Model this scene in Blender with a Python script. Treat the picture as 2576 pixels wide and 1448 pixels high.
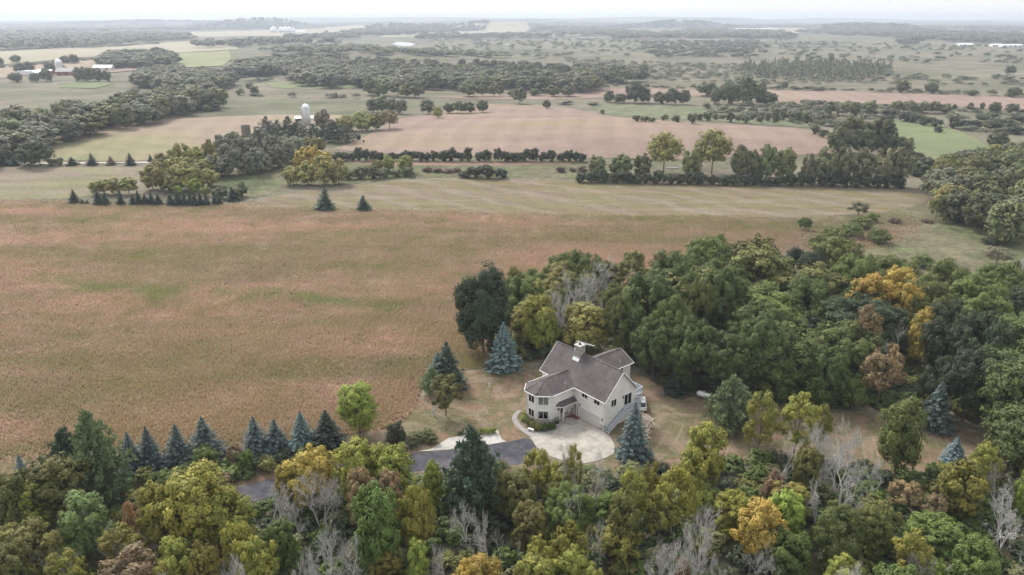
import bpy, bmesh, math, random
import numpy as np
from mathutils import Vector, Matrix
from mathutils.geometry import delaunay_2d_cdt

for _o in list(bpy.data.objects): bpy.data.objects.remove(_o)
SC = bpy.context.scene
COL = SC.collection

# ------------------------------------------------------------------ camera
CAM_H = 64.0
FPX = 1889.0                     # focal length, in pixels of a 2576 x 1448 view
CX, CY = 1288.0, 724.0
PITCH = math.atan((724 - 47.2) / FPX)
cam_d = bpy.data.cameras.new('camera'); cam = bpy.data.objects.new('camera', cam_d); COL.objects.link(cam)
cam_d.sensor_width = 36.0; cam_d.lens = 36.0 * FPX / 2576.0
cam_d.clip_start = 0.5; cam_d.clip_end = 60000.0
cam.location = (0, 0, CAM_H)
cam.rotation_euler = (math.pi / 2 - PITCH, 0, 0)
SC.camera = cam

# ------------------------------------------------------------------ sky, sun, exposure
SUN_EL, SUN_AZ = math.radians(44), math.radians(-34)     # azimuth from +Y, positive towards +X
world = bpy.data.worlds.new('World'); SC.world = world; world.use_nodes = True
wn = world.node_tree.nodes; wl = world.node_tree.links
for n in list(wn): wn.remove(n)
w_out = wn.new('ShaderNodeOutputWorld'); w_bg = wn.new('ShaderNodeBackground'); w_sky = wn.new('ShaderNodeTexSky')
w_hsv = wn.new('ShaderNodeHueSaturation')
w_sky.sky_type = 'NISHITA'; w_sky.sun_disc = False
w_sky.sun_elevation = SUN_EL; w_sky.sun_rotation = SUN_AZ
w_sky.air_density = 1.0; w_sky.dust_density = 4.0; w_sky.ozone_density = 1.0
w_hsv.inputs['Saturation'].default_value = 0.42          # thin even cloud: the blue is washed out
w_bg.inputs['Strength'].default_value = 0.15
w_mix = wn.new('ShaderNodeMix'); w_mix.data_type = 'RGBA'; w_mix.inputs['Factor'].default_value = 0.65     # an even sheet of bright cloud under the clear sky
w_mix.inputs[7].default_value = (7.5, 7.5, 7.55, 1)
wl.new(w_sky.outputs[0], w_hsv.inputs['Color']); wl.new(w_hsv.outputs[0], w_mix.inputs[6]); wl.new(w_mix.outputs[2], w_bg.inputs['Color']); wl.new(w_bg.outputs[0], w_out.inputs['Surface'])
sun_d = bpy.data.lights.new('sun', 'SUN'); sun = bpy.data.objects.new('sun', sun_d); COL.objects.link(sun)
sun_d.energy = 3.2; sun_d.angle = math.radians(15); sun_d.color = (1.0, 0.96, 0.90)
_sd = Vector((math.sin(SUN_AZ) * math.cos(SUN_EL), math.cos(SUN_AZ) * math.cos(SUN_EL), math.sin(SUN_EL)))
sun.rotation_euler = (-_sd).to_track_quat('-Z', 'Y').to_euler()
sun.location = (0, 0, 300)
vs = SC.view_settings
vs.view_transform = 'Standard'; vs.look = 'None'; vs.gamma = 1.0; vs.use_curve_mapping = False
vs.exposure = 0.42
cy = SC.cycles
cy.max_bounces = 4; cy.diffuse_bounces = 2; cy.glossy_bounces = 2; cy.transmission_bounces = 3; cy.volume_bounces = 0
cy.use_denoising = True
try: cy.denoiser = 'OPENIMAGEDENOISE'
except Exception: pass
try: cy.denoising_prefilter = 'FAST'
except Exception: pass

# ------------------------------------------------------------------ terrain
_SP, _CP = math.sin(PITCH), math.cos(PITCH)
def ray(x, y):
    a = (x - CX) / FPX; b = (y - CY) / FPX
    return (a, _CP - b * _SP, -_SP - b * _CP)
def flat(x, y, z=0.0):
    r = ray(x, y); t = (z - CAM_H) / r[2]
    return (r[0] * t, r[1] * t)
HILLS = []
def hill(x, y, h, sx, sy, d=None):
    if d is None: cx_, cy_ = flat(x, y)
    else:
        r = ray(x, 300); k = d / r[1]; cx_, cy_ = r[0] * k, d
    HILLS.append((cx_, cy_, h, sx, sy))
hill(1430, 345, 6.5, 120, 75)
hill(1900, 340, 3.0, 90, 70)
hill(300, 345, 4.0, 120, 80)
hill(820, 150, 8, 300, 160)
hill(170, 150, 8, 300, 160)
# far ridges on the skyline (height, half widths, distance)
for (px, d, h, sx, sy) in [(680, 5200, 58, 330, 300), (430, 6800, 42, 900, 500), (1000, 4600, 34, 420, 300), (1290, 4700, 46, 300, 260),
                           (1340, 8200, 62, 1500, 900), (1100, 10500, 78, 1800, 900), (1690, 5200, 44, 330, 260), (1640, 11000, 84, 1500, 900),
                           (1790, 9500, 70, 900, 700), (2130, 4300, 30, 500, 260), (2330, 8500, 40, 1400, 700), (150, 9000, 40, 1500, 700),
                           (760, 11500, 74, 1700, 800), (2060, 12000, 70, 1600, 900), (2500, 12500, 48, 1500, 900), (330, 12800, 44, 1700, 900)]:
    hill(px, 0, h, sx, sy, d=d)
_HA = np.array(HILLS)
def hgt_np(x, y):
    x = np.asarray(x, float); y = np.asarray(y, float)
    z = np.zeros(np.broadcast(x, y).shape)
    for cx_, cy_, h, sx, sy in HILLS:
        z = z + h * np.exp(-((x - cx_) / sx) ** 2 - ((y - cy_) / sy) ** 2)
    d = np.hypot(x, y)
    w = np.clip((d - 260) / 500, 0, 1)
    z = z + w * (1.3 * np.sin(x / 97.0 + 1.3) * np.sin(y / 131.0) + 0.8 * np.sin(x / 41.0 + y / 67.0)) 
    return z
def hgt(x, y): return float(hgt_np(x, y))
def gp(x, y, z=0.0):
    """ground point seen at view pixel (x, y), or the foot of a point z metres above it"""
    r = ray(x, y); zz = z
    for _ in range(14):
        t = (zz - CAM_H) / r[2] if r[2] < -1e-4 else 14000.0
        t = min(t, 14000.0)
        p = (r[0] * t, r[1] * t)
        zz = 0.5 * zz + 0.5 * (hgt(*p) + z)
    return p
def top_height(X, Y, ytop):
    v = (ytop - CY) / FPX
    q = Y * (_SP + v * _CP) / (v * _SP - _CP)
    return q + CAM_H - hgt(X, Y)
def depth(X, Y, z=0.0): return Y * _CP - (z - CAM_H) * _SP

# ------------------------------------------------------------------ mesh helpers
def mesh_np(name, V, F, colors=None, smooth=False):
    """V (n,3), F (m,k) all the same k"""
    V = np.asarray(V, np.float32); F = np.asarray(F, np.int32)
    me = bpy.data.meshes.new(name)
    m, k = F.shape
    me.vertices.add(len(V)); me.vertices.foreach_set('co', V.ravel())
    me.loops.add(m * k); me.loops.foreach_set('vertex_index', F.ravel())
    me.polygons.add(m)
    me.polygons.foreach_set('loop_start', np.arange(m, dtype=np.int32) * k)
    me.polygons.foreach_set('loop_total', np.full(m, k, np.int32))
    if smooth: me.polygons.foreach_set('use_smooth', np.ones(m, bool))
    if colors is not None:
        at = me.color_attributes.new('Col', 'FLOAT_COLOR', 'POINT')
        c4 = np.ones((len(V), 4), np.float32); c4[:, :3] = colors
        at.data.foreach_set('color', c4.ravel())
    me.update(calc_edges=True)
    return me
class MB:
    """collects boxes, prisms and tubes into one mesh"""
    def __init__(s): s.v = []; s.f = []
    def add(s, vs, fs):
        o = len(s.v); s.v += [tuple(map(float, q)) for q in vs]; s.f += [tuple(i + o for i in f) for f in fs]; return s
    def box(s, x0, x1, y0, y1, z0, z1):
        return s.add([(x0, y0, z0), (x1, y0, z0), (x1, y1, z0), (x0, y1, z0), (x0, y0, z1), (x1, y0, z1), (x1, y1, z1), (x0, y1, z1)],
                     [(0, 3, 2, 1), (4, 5, 6, 7), (0, 1, 5, 4), (1, 2, 6, 5), (2, 3, 7, 6), (3, 0, 4, 7)])
    def bar(s, a, b, w, h):
        a = Vector(a); b = Vector(b); d = (b - a).normalized()
        r = d.cross(Vector((0, 0, 1)))
        if r.length < 1e-3: r = Vector((1, 0, 0))
        r.normalize(); u = r.cross(d).normalized()
        r *= w / 2; u *= h / 2
        return s.add([a - r - u, a + r - u, a + r + u, a - r + u, b - r - u, b + r - u, b + r + u, b - r + u],
                     [(3, 2, 1, 0), (4, 5, 6, 7), (0, 1, 5, 4), (1, 2, 6, 5), (2, 3, 7, 6), (3, 0, 4, 7)])
    def tube(s, pts, rad, n=6, cap=True):
        rings = []; P = [Vector(p) for p in pts]
        for i, p in enumerate(P):
            d = (P[min(i + 1, len(P) - 1)] - P[max(i - 1, 0)]).normalized()
            a = d.cross(Vector((0.31, 0.12, 0.94)))
            if a.length < 1e-3: a = d.cross(Vector((1, 0, 0)))
            a.normalize(); b = d.cross(a)
            r = rad[i] if hasattr(rad, '__len__') else rad
            rings.append([p + (a * math.cos(t) + b * math.sin(t)) * r for t in [2 * math.pi * k / n for k in range(n)]])
        vs = [q for R in rings for q in R]; fs = []
        for i in range(len(P) - 1):
            for k in range(n):
                k2 = (k + 1) % n
                fs.append((i * n + k, i * n + k2, (i + 1) * n + k2, (i + 1) * n + k))
        if cap: fs.append(tuple(range(n - 1, -1, -1))); fs.append(tuple((len(P) - 1) * n + k for k in range(n)))
        return s.add(vs, fs)
    def prism(s, poly, z0, z1):
        n = len(poly)
        return s.add([(p[0], p[1], z0) for p in poly] + [(p[0], p[1], z1) for p in poly],
                     [tuple(range(n - 1, -1, -1)), tuple(range(n, 2 * n))] + [(i, (i + 1) % n, n + (i + 1) % n, n + i) for i in range(n)])
    def lathe(s, prof, n=16, c=(0, 0)):
        vs = []; fs = []
        for r, z in prof:
            for k in range(n):
                t = 2 * math.pi * k / n; vs.append((c[0] + r * math.cos(t), c[1] + r * math.sin(t), z))
        for i in range(len(prof) - 1):
            for k in range(n):
                k2 = (k + 1) % n; fs.append((i * n + k, i * n + k2, (i + 1) * n + k2, (i + 1) * n + k))
        fs.append(tuple(range(n - 1, -1, -1))); fs.append(tuple((len(prof) - 1) * n + k for k in range(n)))
        return s.add(vs, fs)
    def mesh(s, name, smooth=False):
        me = bpy.data.meshes.new(name); me.from_pydata(s.v, [], s.f); me.update()
        bm = bmesh.new(); bm.from_mesh(me); bmesh.ops.recalc_face_normals(bm, faces=bm.faces); bm.to_mesh(me); bm.free()
        if smooth: me.polygons.foreach_set('use_smooth', np.ones(len(me.polygons), bool))
        return me
    def obj(s, name, m, parent=None, smooth=False):
        return link(name, s.mesh(name, smooth), m, parent)
def link(name, me, m=None, parent=None):
    o = bpy.data.objects.new(name, me); COL.objects.link(o)
    if m is not None and not len(me.materials): me.materials.append(m)
    if parent is not None: o.parent = parent
    return o
def tag(o, label=None, cat=None, group=None, kind=None):
    if label: o['label'] = label
    if cat: o['category'] = cat
    if group: o['group'] = group
    if kind: o['kind'] = kind
    return o
def empty(name, loc, rz=0.0, label=None, cat=None, group=None):
    o = bpy.data.objects.new(name, None); COL.objects.link(o)
    o.location = loc; o.rotation_euler = (0, 0, rz); o.empty_display_size = 0.5
    return tag(o, label, cat, group)
ORD = ['leftmost', 'second', 'third', 'fourth', 'fifth', 'sixth', 'seventh', 'eighth', 'ninth', 'tenth', 'eleventh', 'twelfth', 'thirteenth',
       'fourteenth', 'fifteenth', 'sixteenth', 'seventeenth', 'eighteenth', 'nineteenth', 'twentieth']
TENS = {2: 'twenty', 3: 'thirty', 4: 'forty', 5: 'fifty', 6: 'sixty', 7: 'seventy', 8: 'eighty', 9: 'ninety'}
def ordinal(i):
    if i < 20: return ORD[i]
    n = i + 1; t, u = divmod(n, 10)
    if n >= 100: return 'hundred and ' + ('first' if n % 100 == 1 else ordinal(n - 101))
    return TENS[t][:-1] + 'ieth' if u == 0 else TENS[t] + '-' + ('first' if u == 1 else ORD[u - 1])

# ------------------------------------------------------------------ materials
def new_mat(name):
    m = bpy.data.materials.new(name); m.use_nodes = True
    nt = m.node_tree; b = nt.nodes['Principled BSDF']
    return m, nt, b
def nz(nt, vec, scale, detail=4, rough=0.6, dist=0.0):
    n = nt.nodes.new('ShaderNodeTexNoise'); n.inputs['Scale'].default_value = scale; n.inputs['Detail'].default_value = detail
    n.inputs['Roughness'].default_value = rough; n.inputs['Distortion'].default_value = dist
    nt.links.new(vec, n.inputs['Vector']); return n.outputs['Fac']
def ramp(nt, fac, stops):
    r = nt.nodes.new('ShaderNodeValToRGB'); e = r.color_ramp.elements
    while len(e) > 1: e.remove(e[-1])
    e[0].position = stops[0][0]; e[0].color = (*stops[0][1], 1)
    for p, c in stops[1:]:
        q = e.new(p); q.color = (*c, 1)
    nt.links.new(fac, r.inputs['Fac']); return r.outputs['Color']
def mix(nt, a, b, fac, mode='MIX'):
    n = nt.nodes.new('ShaderNodeMix'); n.data_type = 'RGBA'; n.blend_type = mode
    for sock, val in ((n.inputs['Factor'], fac), (n.inputs[6], a), (n.inputs[7], b)):
        if hasattr(val, 'is_linked'): nt.links.new(val, sock)
        elif isinstance(val, tuple): sock.default_value = (*val, 1)
        else: sock.default_value = val
    return n.outputs[2]
def mrange(nt, v, a, b, c=0.0, d=1.0):
    n = nt.nodes.new('ShaderNodeMapRange'); nt.links.new(v, n.inputs[0])
    for i, q in enumerate((a, b, c, d)): n.inputs[i + 1].default_value = q
    return n.outputs[0]
def wpos(nt, scale=(1, 1, 1), rot=0.0, obj=False):
    g = nt.nodes.new('ShaderNodeTexCoord' if obj else 'ShaderNodeNewGeometry')
    mp = nt.nodes.new('ShaderNodeMapping'); mp.inputs['Scale'].default_value = scale; mp.inputs['Rotation'].default_value = (0, 0, rot)
    nt.links.new(g.outputs['Object' if obj else 'Position'], mp.inputs['Vector']); return mp.outputs[0]
def bump(nt, b, h, strength=0.3, dist=0.1):
    n = nt.nodes.new('ShaderNodeBump'); n.inputs['Strength'].default_value = strength; n.inputs['Distance'].default_value = dist
    nt.links.new(h, n.inputs['Height']); nt.links.new(n.outputs[0], b.inputs['Normal'])
def plain(name, c, rough=0.6, metal=0.0, var=0.12, scale=3.0, bs=0.0, spec=0.5):
    m, nt, b = new_mat(name)
    p = wpos(nt, obj=True)
    n = nz(nt, p, scale, 5)
    lo = tuple(max(0, q * (1 - var * 1.6)) for q in c); hi = tuple(min(1, q * (1 + var)) for q in c)
    nt.links.new(ramp(nt, n, [(0.25, lo), (0.55, c), (0.8, hi)]), b.inputs['Base Color'])
    b.inputs['Roughness'].default_value = rough; b.inputs['Metallic'].default_value = metal
    b.inputs['Specular IOR Level'].default_value = spec
    if bs: bump(nt, b, nz(nt, p, scale * 6, 4), bs, 0.02)
    return m
def field_mat(name, stops, big=0.012, mid=0.07, fine=0.9, stretch=(1, 1, 1), rot=0.0, rows=0.0, patch=None, mottle=0.35, bstr=0.5):
    """stops: colour ramp over large patches; mid/fine noise modulates brightness"""
    m, nt, b = new_mat(name)
    p = wpos(nt); ps = wpos(nt, stretch, rot)
    nb = nz(nt, ps, big, 5, 0.62, 0.6)
    c = ramp(nt, nb, stops)
    nm = nz(nt, ps, mid, 5, 0.65)
    c = mix(nt, c, ramp(nt, nm, [(0.3, (1 - mottle,) * 3), (0.7, (1 + mottle * 0.5,) * 3)]), 1.0, 'MULTIPLY')
    nf = nz(nt, p, fine, 4, 0.7)
    c = mix(nt, c, ramp(nt, nf, [(0.3, (1 - mottle,) * 3), (0.72, (1 + mottle * 0.6,) * 3)]), 1.0, 'MULTIPLY')
    if patch:
        col, sc, lo, hi = patch
        c = mix(nt, c, col, mrange(nt, nz(nt, ps, sc, 4, 0.55, 0.4), lo, hi))
    if rows:
        w = nt.nodes.new('ShaderNodeTexWave'); w.inputs['Scale'].default_value = rows; w.inputs['Distortion'].default_value = 3.0; w.inputs['Detail'].default_value = 2
        w.inputs['Detail Scale'].default_value = 0.6
        nt.links.new(wpos(nt, (1, 1, 1), rot), w.inputs['Vector'])
        c = mix(nt, c, ramp(nt, w.outputs['Fac'], [(0.2, (0.95,) * 3), (0.8, (1.03,) * 3)]), 1.0, 'MULTIPLY')
    nt.links.new(c, b.inputs['Base Color']); b.inputs['Roughness'].default_value = 0.95; b.inputs['Specular IOR Level'].default_value = 0.1
    bump(nt, b, nf, bstr, 0.3)
    return m
# ------------------------------------------------------------------ the ground sheet
rng = np.random.default_rng(7)
NR, NS = 250, 360
rr = np.concatenate([[0.0], 6.0 * (14500 / 6.0) ** (np.arange(NR) / (NR - 1))])
th = np.arange(NS) * 2 * math.pi / NS
gx = np.concatenate([[0.0], np.outer(rr[1:], np.cos(th)).ravel()]); gy = np.concatenate([[0.0], np.outer(rr[1:], np.sin(th)).ravel()])
gv = np.stack([gx, gy, hgt_np(gx, gy)], 1)
quads = []
k = np.arange(NS); k2 = (k + 1) % NS
for i in range(NR - 1):
    a = 1 + i * NS
    quads.append(np.stack([a + k, a + NS + k, a + NS + k2, a + k2], 1))
gq = np.concatenate(quads)
M_ground = field_mat('marsh_grassland', [(0.34, (0.095, 0.10, 0.066)), (0.43, (0.165, 0.158, 0.108)), (0.50, (0.20, 0.175, 0.13)), (0.56, (0.13, 0.134, 0.082)), (0.64, (0.21, 0.19, 0.14))],
                     big=0.0035, mid=0.03, fine=0.35, stretch=(0.6, 1.0, 1), mottle=0.35)
nt = M_ground.node_tree; b = nt.nodes['Principled BSDF']; src = b.inputs['Base Color'].links[0].from_socket       # woods too far away to tell their trees apart
g_ = nt.nodes.new('ShaderNodeNewGeometry'); ln = nt.nodes.new('ShaderNodeVectorMath'); ln.operation = 'LENGTH'; nt.links.new(g_.outputs['Position'], ln.inputs[0])
fm = nt.nodes.new('ShaderNodeMath'); fm.operation = 'MULTIPLY'; nt.links.new(mrange(nt, ln.outputs['Value'], 2600.0, 4200.0), fm.inputs[0]); nt.links.new(mrange(nt, nz(nt, wpos(nt, (0.7, 1, 1)), 0.0016, 5, 0.6, 0.5), 0.47, 0.52), fm.inputs[1])
nt.links.new(mix(nt, src, (0.06, 0.072, 0.045), fm.outputs[0]), b.inputs['Base Color'])
ground = link('ground', mesh_np('ground', gv, gq, smooth=True), M_ground); tag(ground, kind='structure')

def inside(poly, X, Y):
    P = np.asarray(poly); X = np.asarray(X); Y = np.asarray(Y)
    r = np.zeros(X.shape, bool); j = len(P) - 1
    for i in range(len(P)):
        xi, yi = P[i]; xj, yj = P[j]
        c = ((yi > Y) != (yj > Y)) & (X < (xj - xi) * (Y - yi) / (yj - yi + 1e-12) + xi)
        r ^= c; j = i
    return r
def dens(pts, step, jit, seed=1, closed=True):
    rnd = random.Random(seed); out = []
    n = len(pts)
    for i in range(n if closed else n - 1):
        a = pts[i]; b = pts[(i + 1) % n]
        L = math.hypot(b[0] - a[0], b[1] - a[1]); k = max(1, int(L / step))
        for q in range(k):
            t = q / k; out.append((a[0] + (b[0] - a[0]) * t + rnd.uniform(-jit, jit), a[1] + (b[1] - a[1]) * t + rnd.uniform(-jit, jit)))
    return out
def smooth_poly(pts, it=2):
    for _ in range(it):
        q = []
        for i in range(len(pts)):
            a = pts[i]; b = pts[(i + 1) % len(pts)]
            q += [(a[0] * .75 + b[0] * .25, a[1] * .75 + b[1] * .25), (a[0] * .25 + b[0] * .75, a[1] * .25 + b[1] * .75)]
        pts = q
    return pts
def sheet_xy(name, poly, m, off, spacing, parent=None):
    P = np.asarray(poly)
    lo = P.min(0); hi = P.max(0)
    xs = np.arange(lo[0], hi[0], spacing); ys = np.arange(lo[1], hi[1], spacing)
    X, Y = np.meshgrid(xs, ys); X = X.ravel(); Y = Y.ravel()
    X = X + np.random.default_rng(3).uniform(-.2, .2, X.shape) * spacing; Y = Y + np.random.default_rng(4).uniform(-.2, .2, Y.shape) * spacing
    k = inside(poly, X, Y)
    vs = [Vector(p) for p in poly] + [Vector((x, y)) for x, y in zip(X[k], Y[k])]
    n = len(poly)
    res = delaunay_2d_cdt(vs, [(i, (i + 1) % n) for i in range(n)], [], 0, 1e-4)
    V2 = np.array([(v.x, v.y) for v in res[0]])
    F = [f for f in res[2] if len(f) == 3]
    F = np.array(F)
    c = V2[F].mean(1); F = F[inside(poly, c[:, 0], c[:, 1])]
    V = np.column_stack([V2, hgt_np(V2[:, 0], V2[:, 1]) + off])
    # face up
    a, b, d = V[F[:, 0]], V[F[:, 1]], V[F[:, 2]]
    nzv = np.cross(b - a, d - a)[:, 2]
    F[nzv < 0] = F[nzv < 0][:, ::-1]
    return link(name, mesh_np(name, V, F, smooth=True), m, parent)
def sheet(name, px, m, off=0.05, spacing=8.0, jit=0.0, step=None, rnd=0, seed=1):
    pts = [gp(*p) for p in px]
    if rnd: pts = smooth_poly(pts, rnd)
    pts = dens(pts, step or spacing, jit, seed)
    o = sheet_xy(name, pts, m, off, spacing); tag(o, kind='structure'); return o, pts

# ---- colours of the fields
def prairie_color(nt):
    p = wpos(nt, (0.75, 1.15, 1)); pf = wpos(nt)
    nb = nz(nt, p, 0.014, 5, 0.6, 0.8)
    c = ramp(nt, nb, [(0.34, (0.25, 0.235, 0.125)), (0.43, (0.29, 0.245, 0.15)), (0.49, (0.335, 0.255, 0.19)), (0.55, (0.30, 0.245, 0.15)), (0.61, (0.35, 0.275, 0.21)), (0.68, (0.265, 0.21, 0.14))])
    nm = nz(nt, pf, 0.11, 5, 0.68, 0.5)
    c = mix(nt, c, ramp(nt, nm, [(0.35, (0.175, 0.17, 0.08)), (0.45, (0.295, 0.245, 0.145)), (0.54, (0.315, 0.24, 0.17)), (0.65, (0.40, 0.335, 0.235))]), 0.5)
    # a damp green swale across the meadow
    g1 = gp(150, 715); g2 = gp(1010, 770)
    sx = nt.nodes.new('ShaderNodeSeparateXYZ'); geo = nt.nodes.new('ShaderNodeNewGeometry'); nt.links.new(geo.outputs['Position'], sx.inputs[0])
    def math2(op, a, b=0.0):
        n = nt.nodes.new('ShaderNodeMath'); n.operation = op
        for i, q in enumerate((a, b)):
            if hasattr(q, 'is_linked'): nt.links.new(q, n.inputs[i])
            else: n.inputs[i].default_value = q
        return n.outputs[0]
    sl = (g2[1] - g1[1]) / (g2[0] - g1[0])
    line = math2('ADD', math2('MULTIPLY', math2('SUBTRACT', sx.outputs[0], g1[0]), sl), g1[1])
    wob = math2('MULTIPLY', math2('SUBTRACT', nz(nt, pf, 0.03, 3), 0.5), 26.0)
    dd = math2('ABSOLUTE', math2('SUBTRACT', math2('ADD', sx.outputs[1], wob), line))
    band = mrange(nt, dd, 1.0, 6.0, 1.0, 0.0)
    xin = math2('MULTIPLY', mrange(nt, sx.outputs[0], g1[0] - 4, g1[0] + 8), mrange(nt, sx.outputs[0], g2[0] - 8, g2[0] + 6, 1.0, 0.0))
    brk = mrange(nt, nz(nt, pf, 0.06, 3), 0.38, 0.56)
    f = math2('MULTIPLY', math2('MULTIPLY', band, xin), math2('MULTIPLY', brk, 0.8))
    c = mix(nt, c, (0.17, 0.215, 0.075), f)
    st = nz(nt, wpos(nt, (0.22, 1.0, 1), math.radians(6)), 0.035, 5, 0.65, 0.4)
    c = mix(nt, c, ramp(nt, st, [(0.38, (0.80, 0.88, 0.74)), (0.5, (1.0, 1.0, 1.0)), (0.6, (1.18, 1.10, 1.13))]), 1.0, 'MULTIPLY')
    near = math2('MULTIPLY', mrange(nt, sx.outputs[1], 250.0, 110.0), mrange(nt, nz(nt, pf, 0.025, 4, 0.6), 0.40, 0.58, 0.1, 0.6))
    c = mix(nt, c, (0.265, 0.215, 0.11), near)
    c = mix(nt, c, (1.17, 1.12, 1.18), 1.0, 'MULTIPLY')
    gr = mrange(nt, nz(nt, pf, 0.05, 4, 0.6), 0.58, 0.70, 0.0, 0.6)
    c = mix(nt, c, (0.235, 0.235, 0.10), gr)
    return c
M_prairie, nt, b = new_mat('prairie_ground')
c = prairie_color(nt)
c = mix(nt, c, ramp(nt, nz(nt, wpos(nt), 1.3, 4, 0.75), [(0.3, (0.72,) * 3), (0.72, (1.02,) * 3)]), 1.0, 'MULTIPLY')
nt.links.new(c, b.inputs['Base Color']); b.inputs['Roughness'].default_value = 1.0; b.inputs['Specular IOR Level'].default_value = 0.05
bump(nt, b, nz(nt, wpos(nt), 1.6, 4, 0.7), 0.35, 0.4)
M_prairie_tuft, nt, b = new_mat('prairie_grass')
c = prairie_color(nt)
at = nt.nodes.new('ShaderNodeVertexColor'); at.layer_name = 'Col'
c = mix(nt, c, at.outputs['Color'], 1.0, 'MULTIPLY')
nt.links.new(c, b.inputs['Base Color']); b.inputs['Roughness'].default_value = 0.9; b.inputs['Specular IOR Level'].default_value = 0.1
tl = nt.nodes.new('ShaderNodeBsdfTranslucent'); nt.links.new(c, tl.inputs['Color']); ms = nt.nodes.new('ShaderNodeMixShader'); ms.inputs[0].default_value = 0.45
out = [n for n in nt.nodes if n.type == 'OUTPUT_MATERIAL'][0]
nt.links.new(b.outputs[0], ms.inputs[1]); nt.links.new(tl.outputs[0], ms.inputs[2]); nt.links.new(ms.outputs[0], out.inputs['Surface'])

M_hay = field_mat('hay_stubble', [(0.32, (0.20, 0.165, 0.115)), (0.42, (0.23, 0.21, 0.155)), (0.50, (0.20, 0.185, 0.10)), (0.57, (0.22, 0.18, 0.135)), (0.65, (0.245, 0.23, 0.18)), (0.75, (0.185, 0.18, 0.11))],
                  big=0.03, mid=0.12, fine=0.8, stretch=(0.28, 1.5, 1), rot=math.radians(-16), rows=0.035, mottle=0.3)
M_soy = field_mat('ripe_soybean', [(0.35, (0.225, 0.165, 0.135)), (0.46, (0.25, 0.185, 0.155)), (0.55, (0.265, 0.20, 0.155)), (0.66, (0.25, 0.20, 0.13))],
                  big=0.012, mid=0.05, fine=0.35, stretch=(0.35, 1.3, 1), rot=math.radians(5), rows=0.02, mottle=0.14, bstr=0.2)
M_soy2 = field_mat('turning_soybean', [(0.28, (0.165, 0.18, 0.09)), (0.38, (0.245, 0.215, 0.13)), (0.48, (0.265, 0.21, 0.155)), (0.65, (0.25, 0.195, 0.155))],
                   big=0.012, mid=0.05, fine=0.35, stretch=(0.5, 1.2, 1), rot=math.radians(-12), rows=0.02, mottle=0.14, bstr=0.2)
M_tan = field_mat('tan_stubble', [(0.3, (0.265, 0.205, 0.155)), (0.6, (0.295, 0.24, 0.18)), (0.8, (0.265, 0.23, 0.155))], big=0.006, mid=0.03, fine=0.2, stretch=(0.4, 1.2, 1), mottle=0.12, bstr=0.1)
M_pale = field_mat('pale_stubble', [(0.3, (0.285, 0.26, 0.185)), (0.6, (0.32, 0.29, 0.21)), (0.8, (0.265, 0.26, 0.165))], big=0.005, mid=0.03, fine=0.2, stretch=(0.4, 1.2, 1), mottle=0.12, bstr=0.1)
M_green = field_mat('green_hay', [(0.3, (0.135, 0.165, 0.085)), (0.55, (0.17, 0.19, 0.10)), (0.8, (0.20, 0.205, 0.12))], big=0.01, mid=0.05, fine=0.4, stretch=(0.5, 1.2, 1), mottle=0.15, bstr=0.2)
M_rough = field_mat('rough_pasture', [(0.36, (0.095, 0.11, 0.052)), (0.46, (0.145, 0.15, 0.082)), (0.54, (0.17, 0.15, 0.10)), (0.64, (0.115, 0.14, 0.06))], big=0.03, mid=0.12, fine=0.6, mottle=0.4)
M_strip = field_mat('pinkish_meadow', [(0.36, (0.195, 0.16, 0.12)), (0.48, (0.22, 0.18, 0.14)), (0.56, (0.19, 0.185, 0.10)), (0.64, (0.215, 0.175, 0.135))], big=0.03, mid=0.1, fine=0.6, stretch=(0.3, 1.4, 1), mottle=0.25)
M_yard = field_mat('dry_mown_lawn', [(0.36, (0.205, 0.135, 0.09)), (0.44, (0.225, 0.18, 0.125)), (0.50, (0.135, 0.125, 0.065)), (0.56, (0.215, 0.145, 0.10)), (0.64, (0.245, 0.20, 0.145))],
                   big=0.10, mid=0.35, fine=2.2, stretch=(1, 1, 1), mottle=0.25, bstr=0.6)
nt = M_yard.node_tree; b = nt.nodes['Principled BSDF']; src = b.inputs['Base Color'].links[0].from_socket
tx, ty = gp(1245, 985)
wr = nt.nodes.new('ShaderNodeTexWave'); wr.wave_type = 'RINGS'; wr.rings_direction = 'Z'; wr.inputs['Scale'].default_value = 0.16; wr.inputs['Distortion'].default_value = 3.5; wr.inputs['Detail'].default_value = 1.5; wr.inputs['Detail Scale'].default_value = 0.25
mp = nt.nodes.new('ShaderNodeMapping'); mp.inputs['Location'].default_value = (-tx, -ty, 0); g_ = nt.nodes.new('ShaderNodeNewGeometry'); nt.links.new(g_.outputs['Position'], mp.inputs['Vector']); nt.links.new(mp.outputs[0], wr.inputs['Vector'])
fac = nt.nodes.new('ShaderNodeMath'); fac.operation = 'MULTIPLY'; nt.links.new(mrange(nt, wr.outputs['Fac'], 0.86, 0.99), fac.inputs[0]); nt.links.new(mrange(nt, nz(nt, wpos(nt), 0.12, 3), 0.5, 0.7, 0.0, 0.5), fac.inputs[1])
nt.links.new(mix(nt, src, (0.30, 0.255, 0.19), fac.outputs[0]), b.inputs['Base Color'])
M_litter = field_mat('wood_floor', [(0.3, (0.055, 0.05, 0.03)), (0.6, (0.085, 0.07, 0.04)), (0.85, (0.06, 0.07, 0.03))], big=0.1, mid=0.4, fine=2.0, mottle=0.4)

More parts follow.
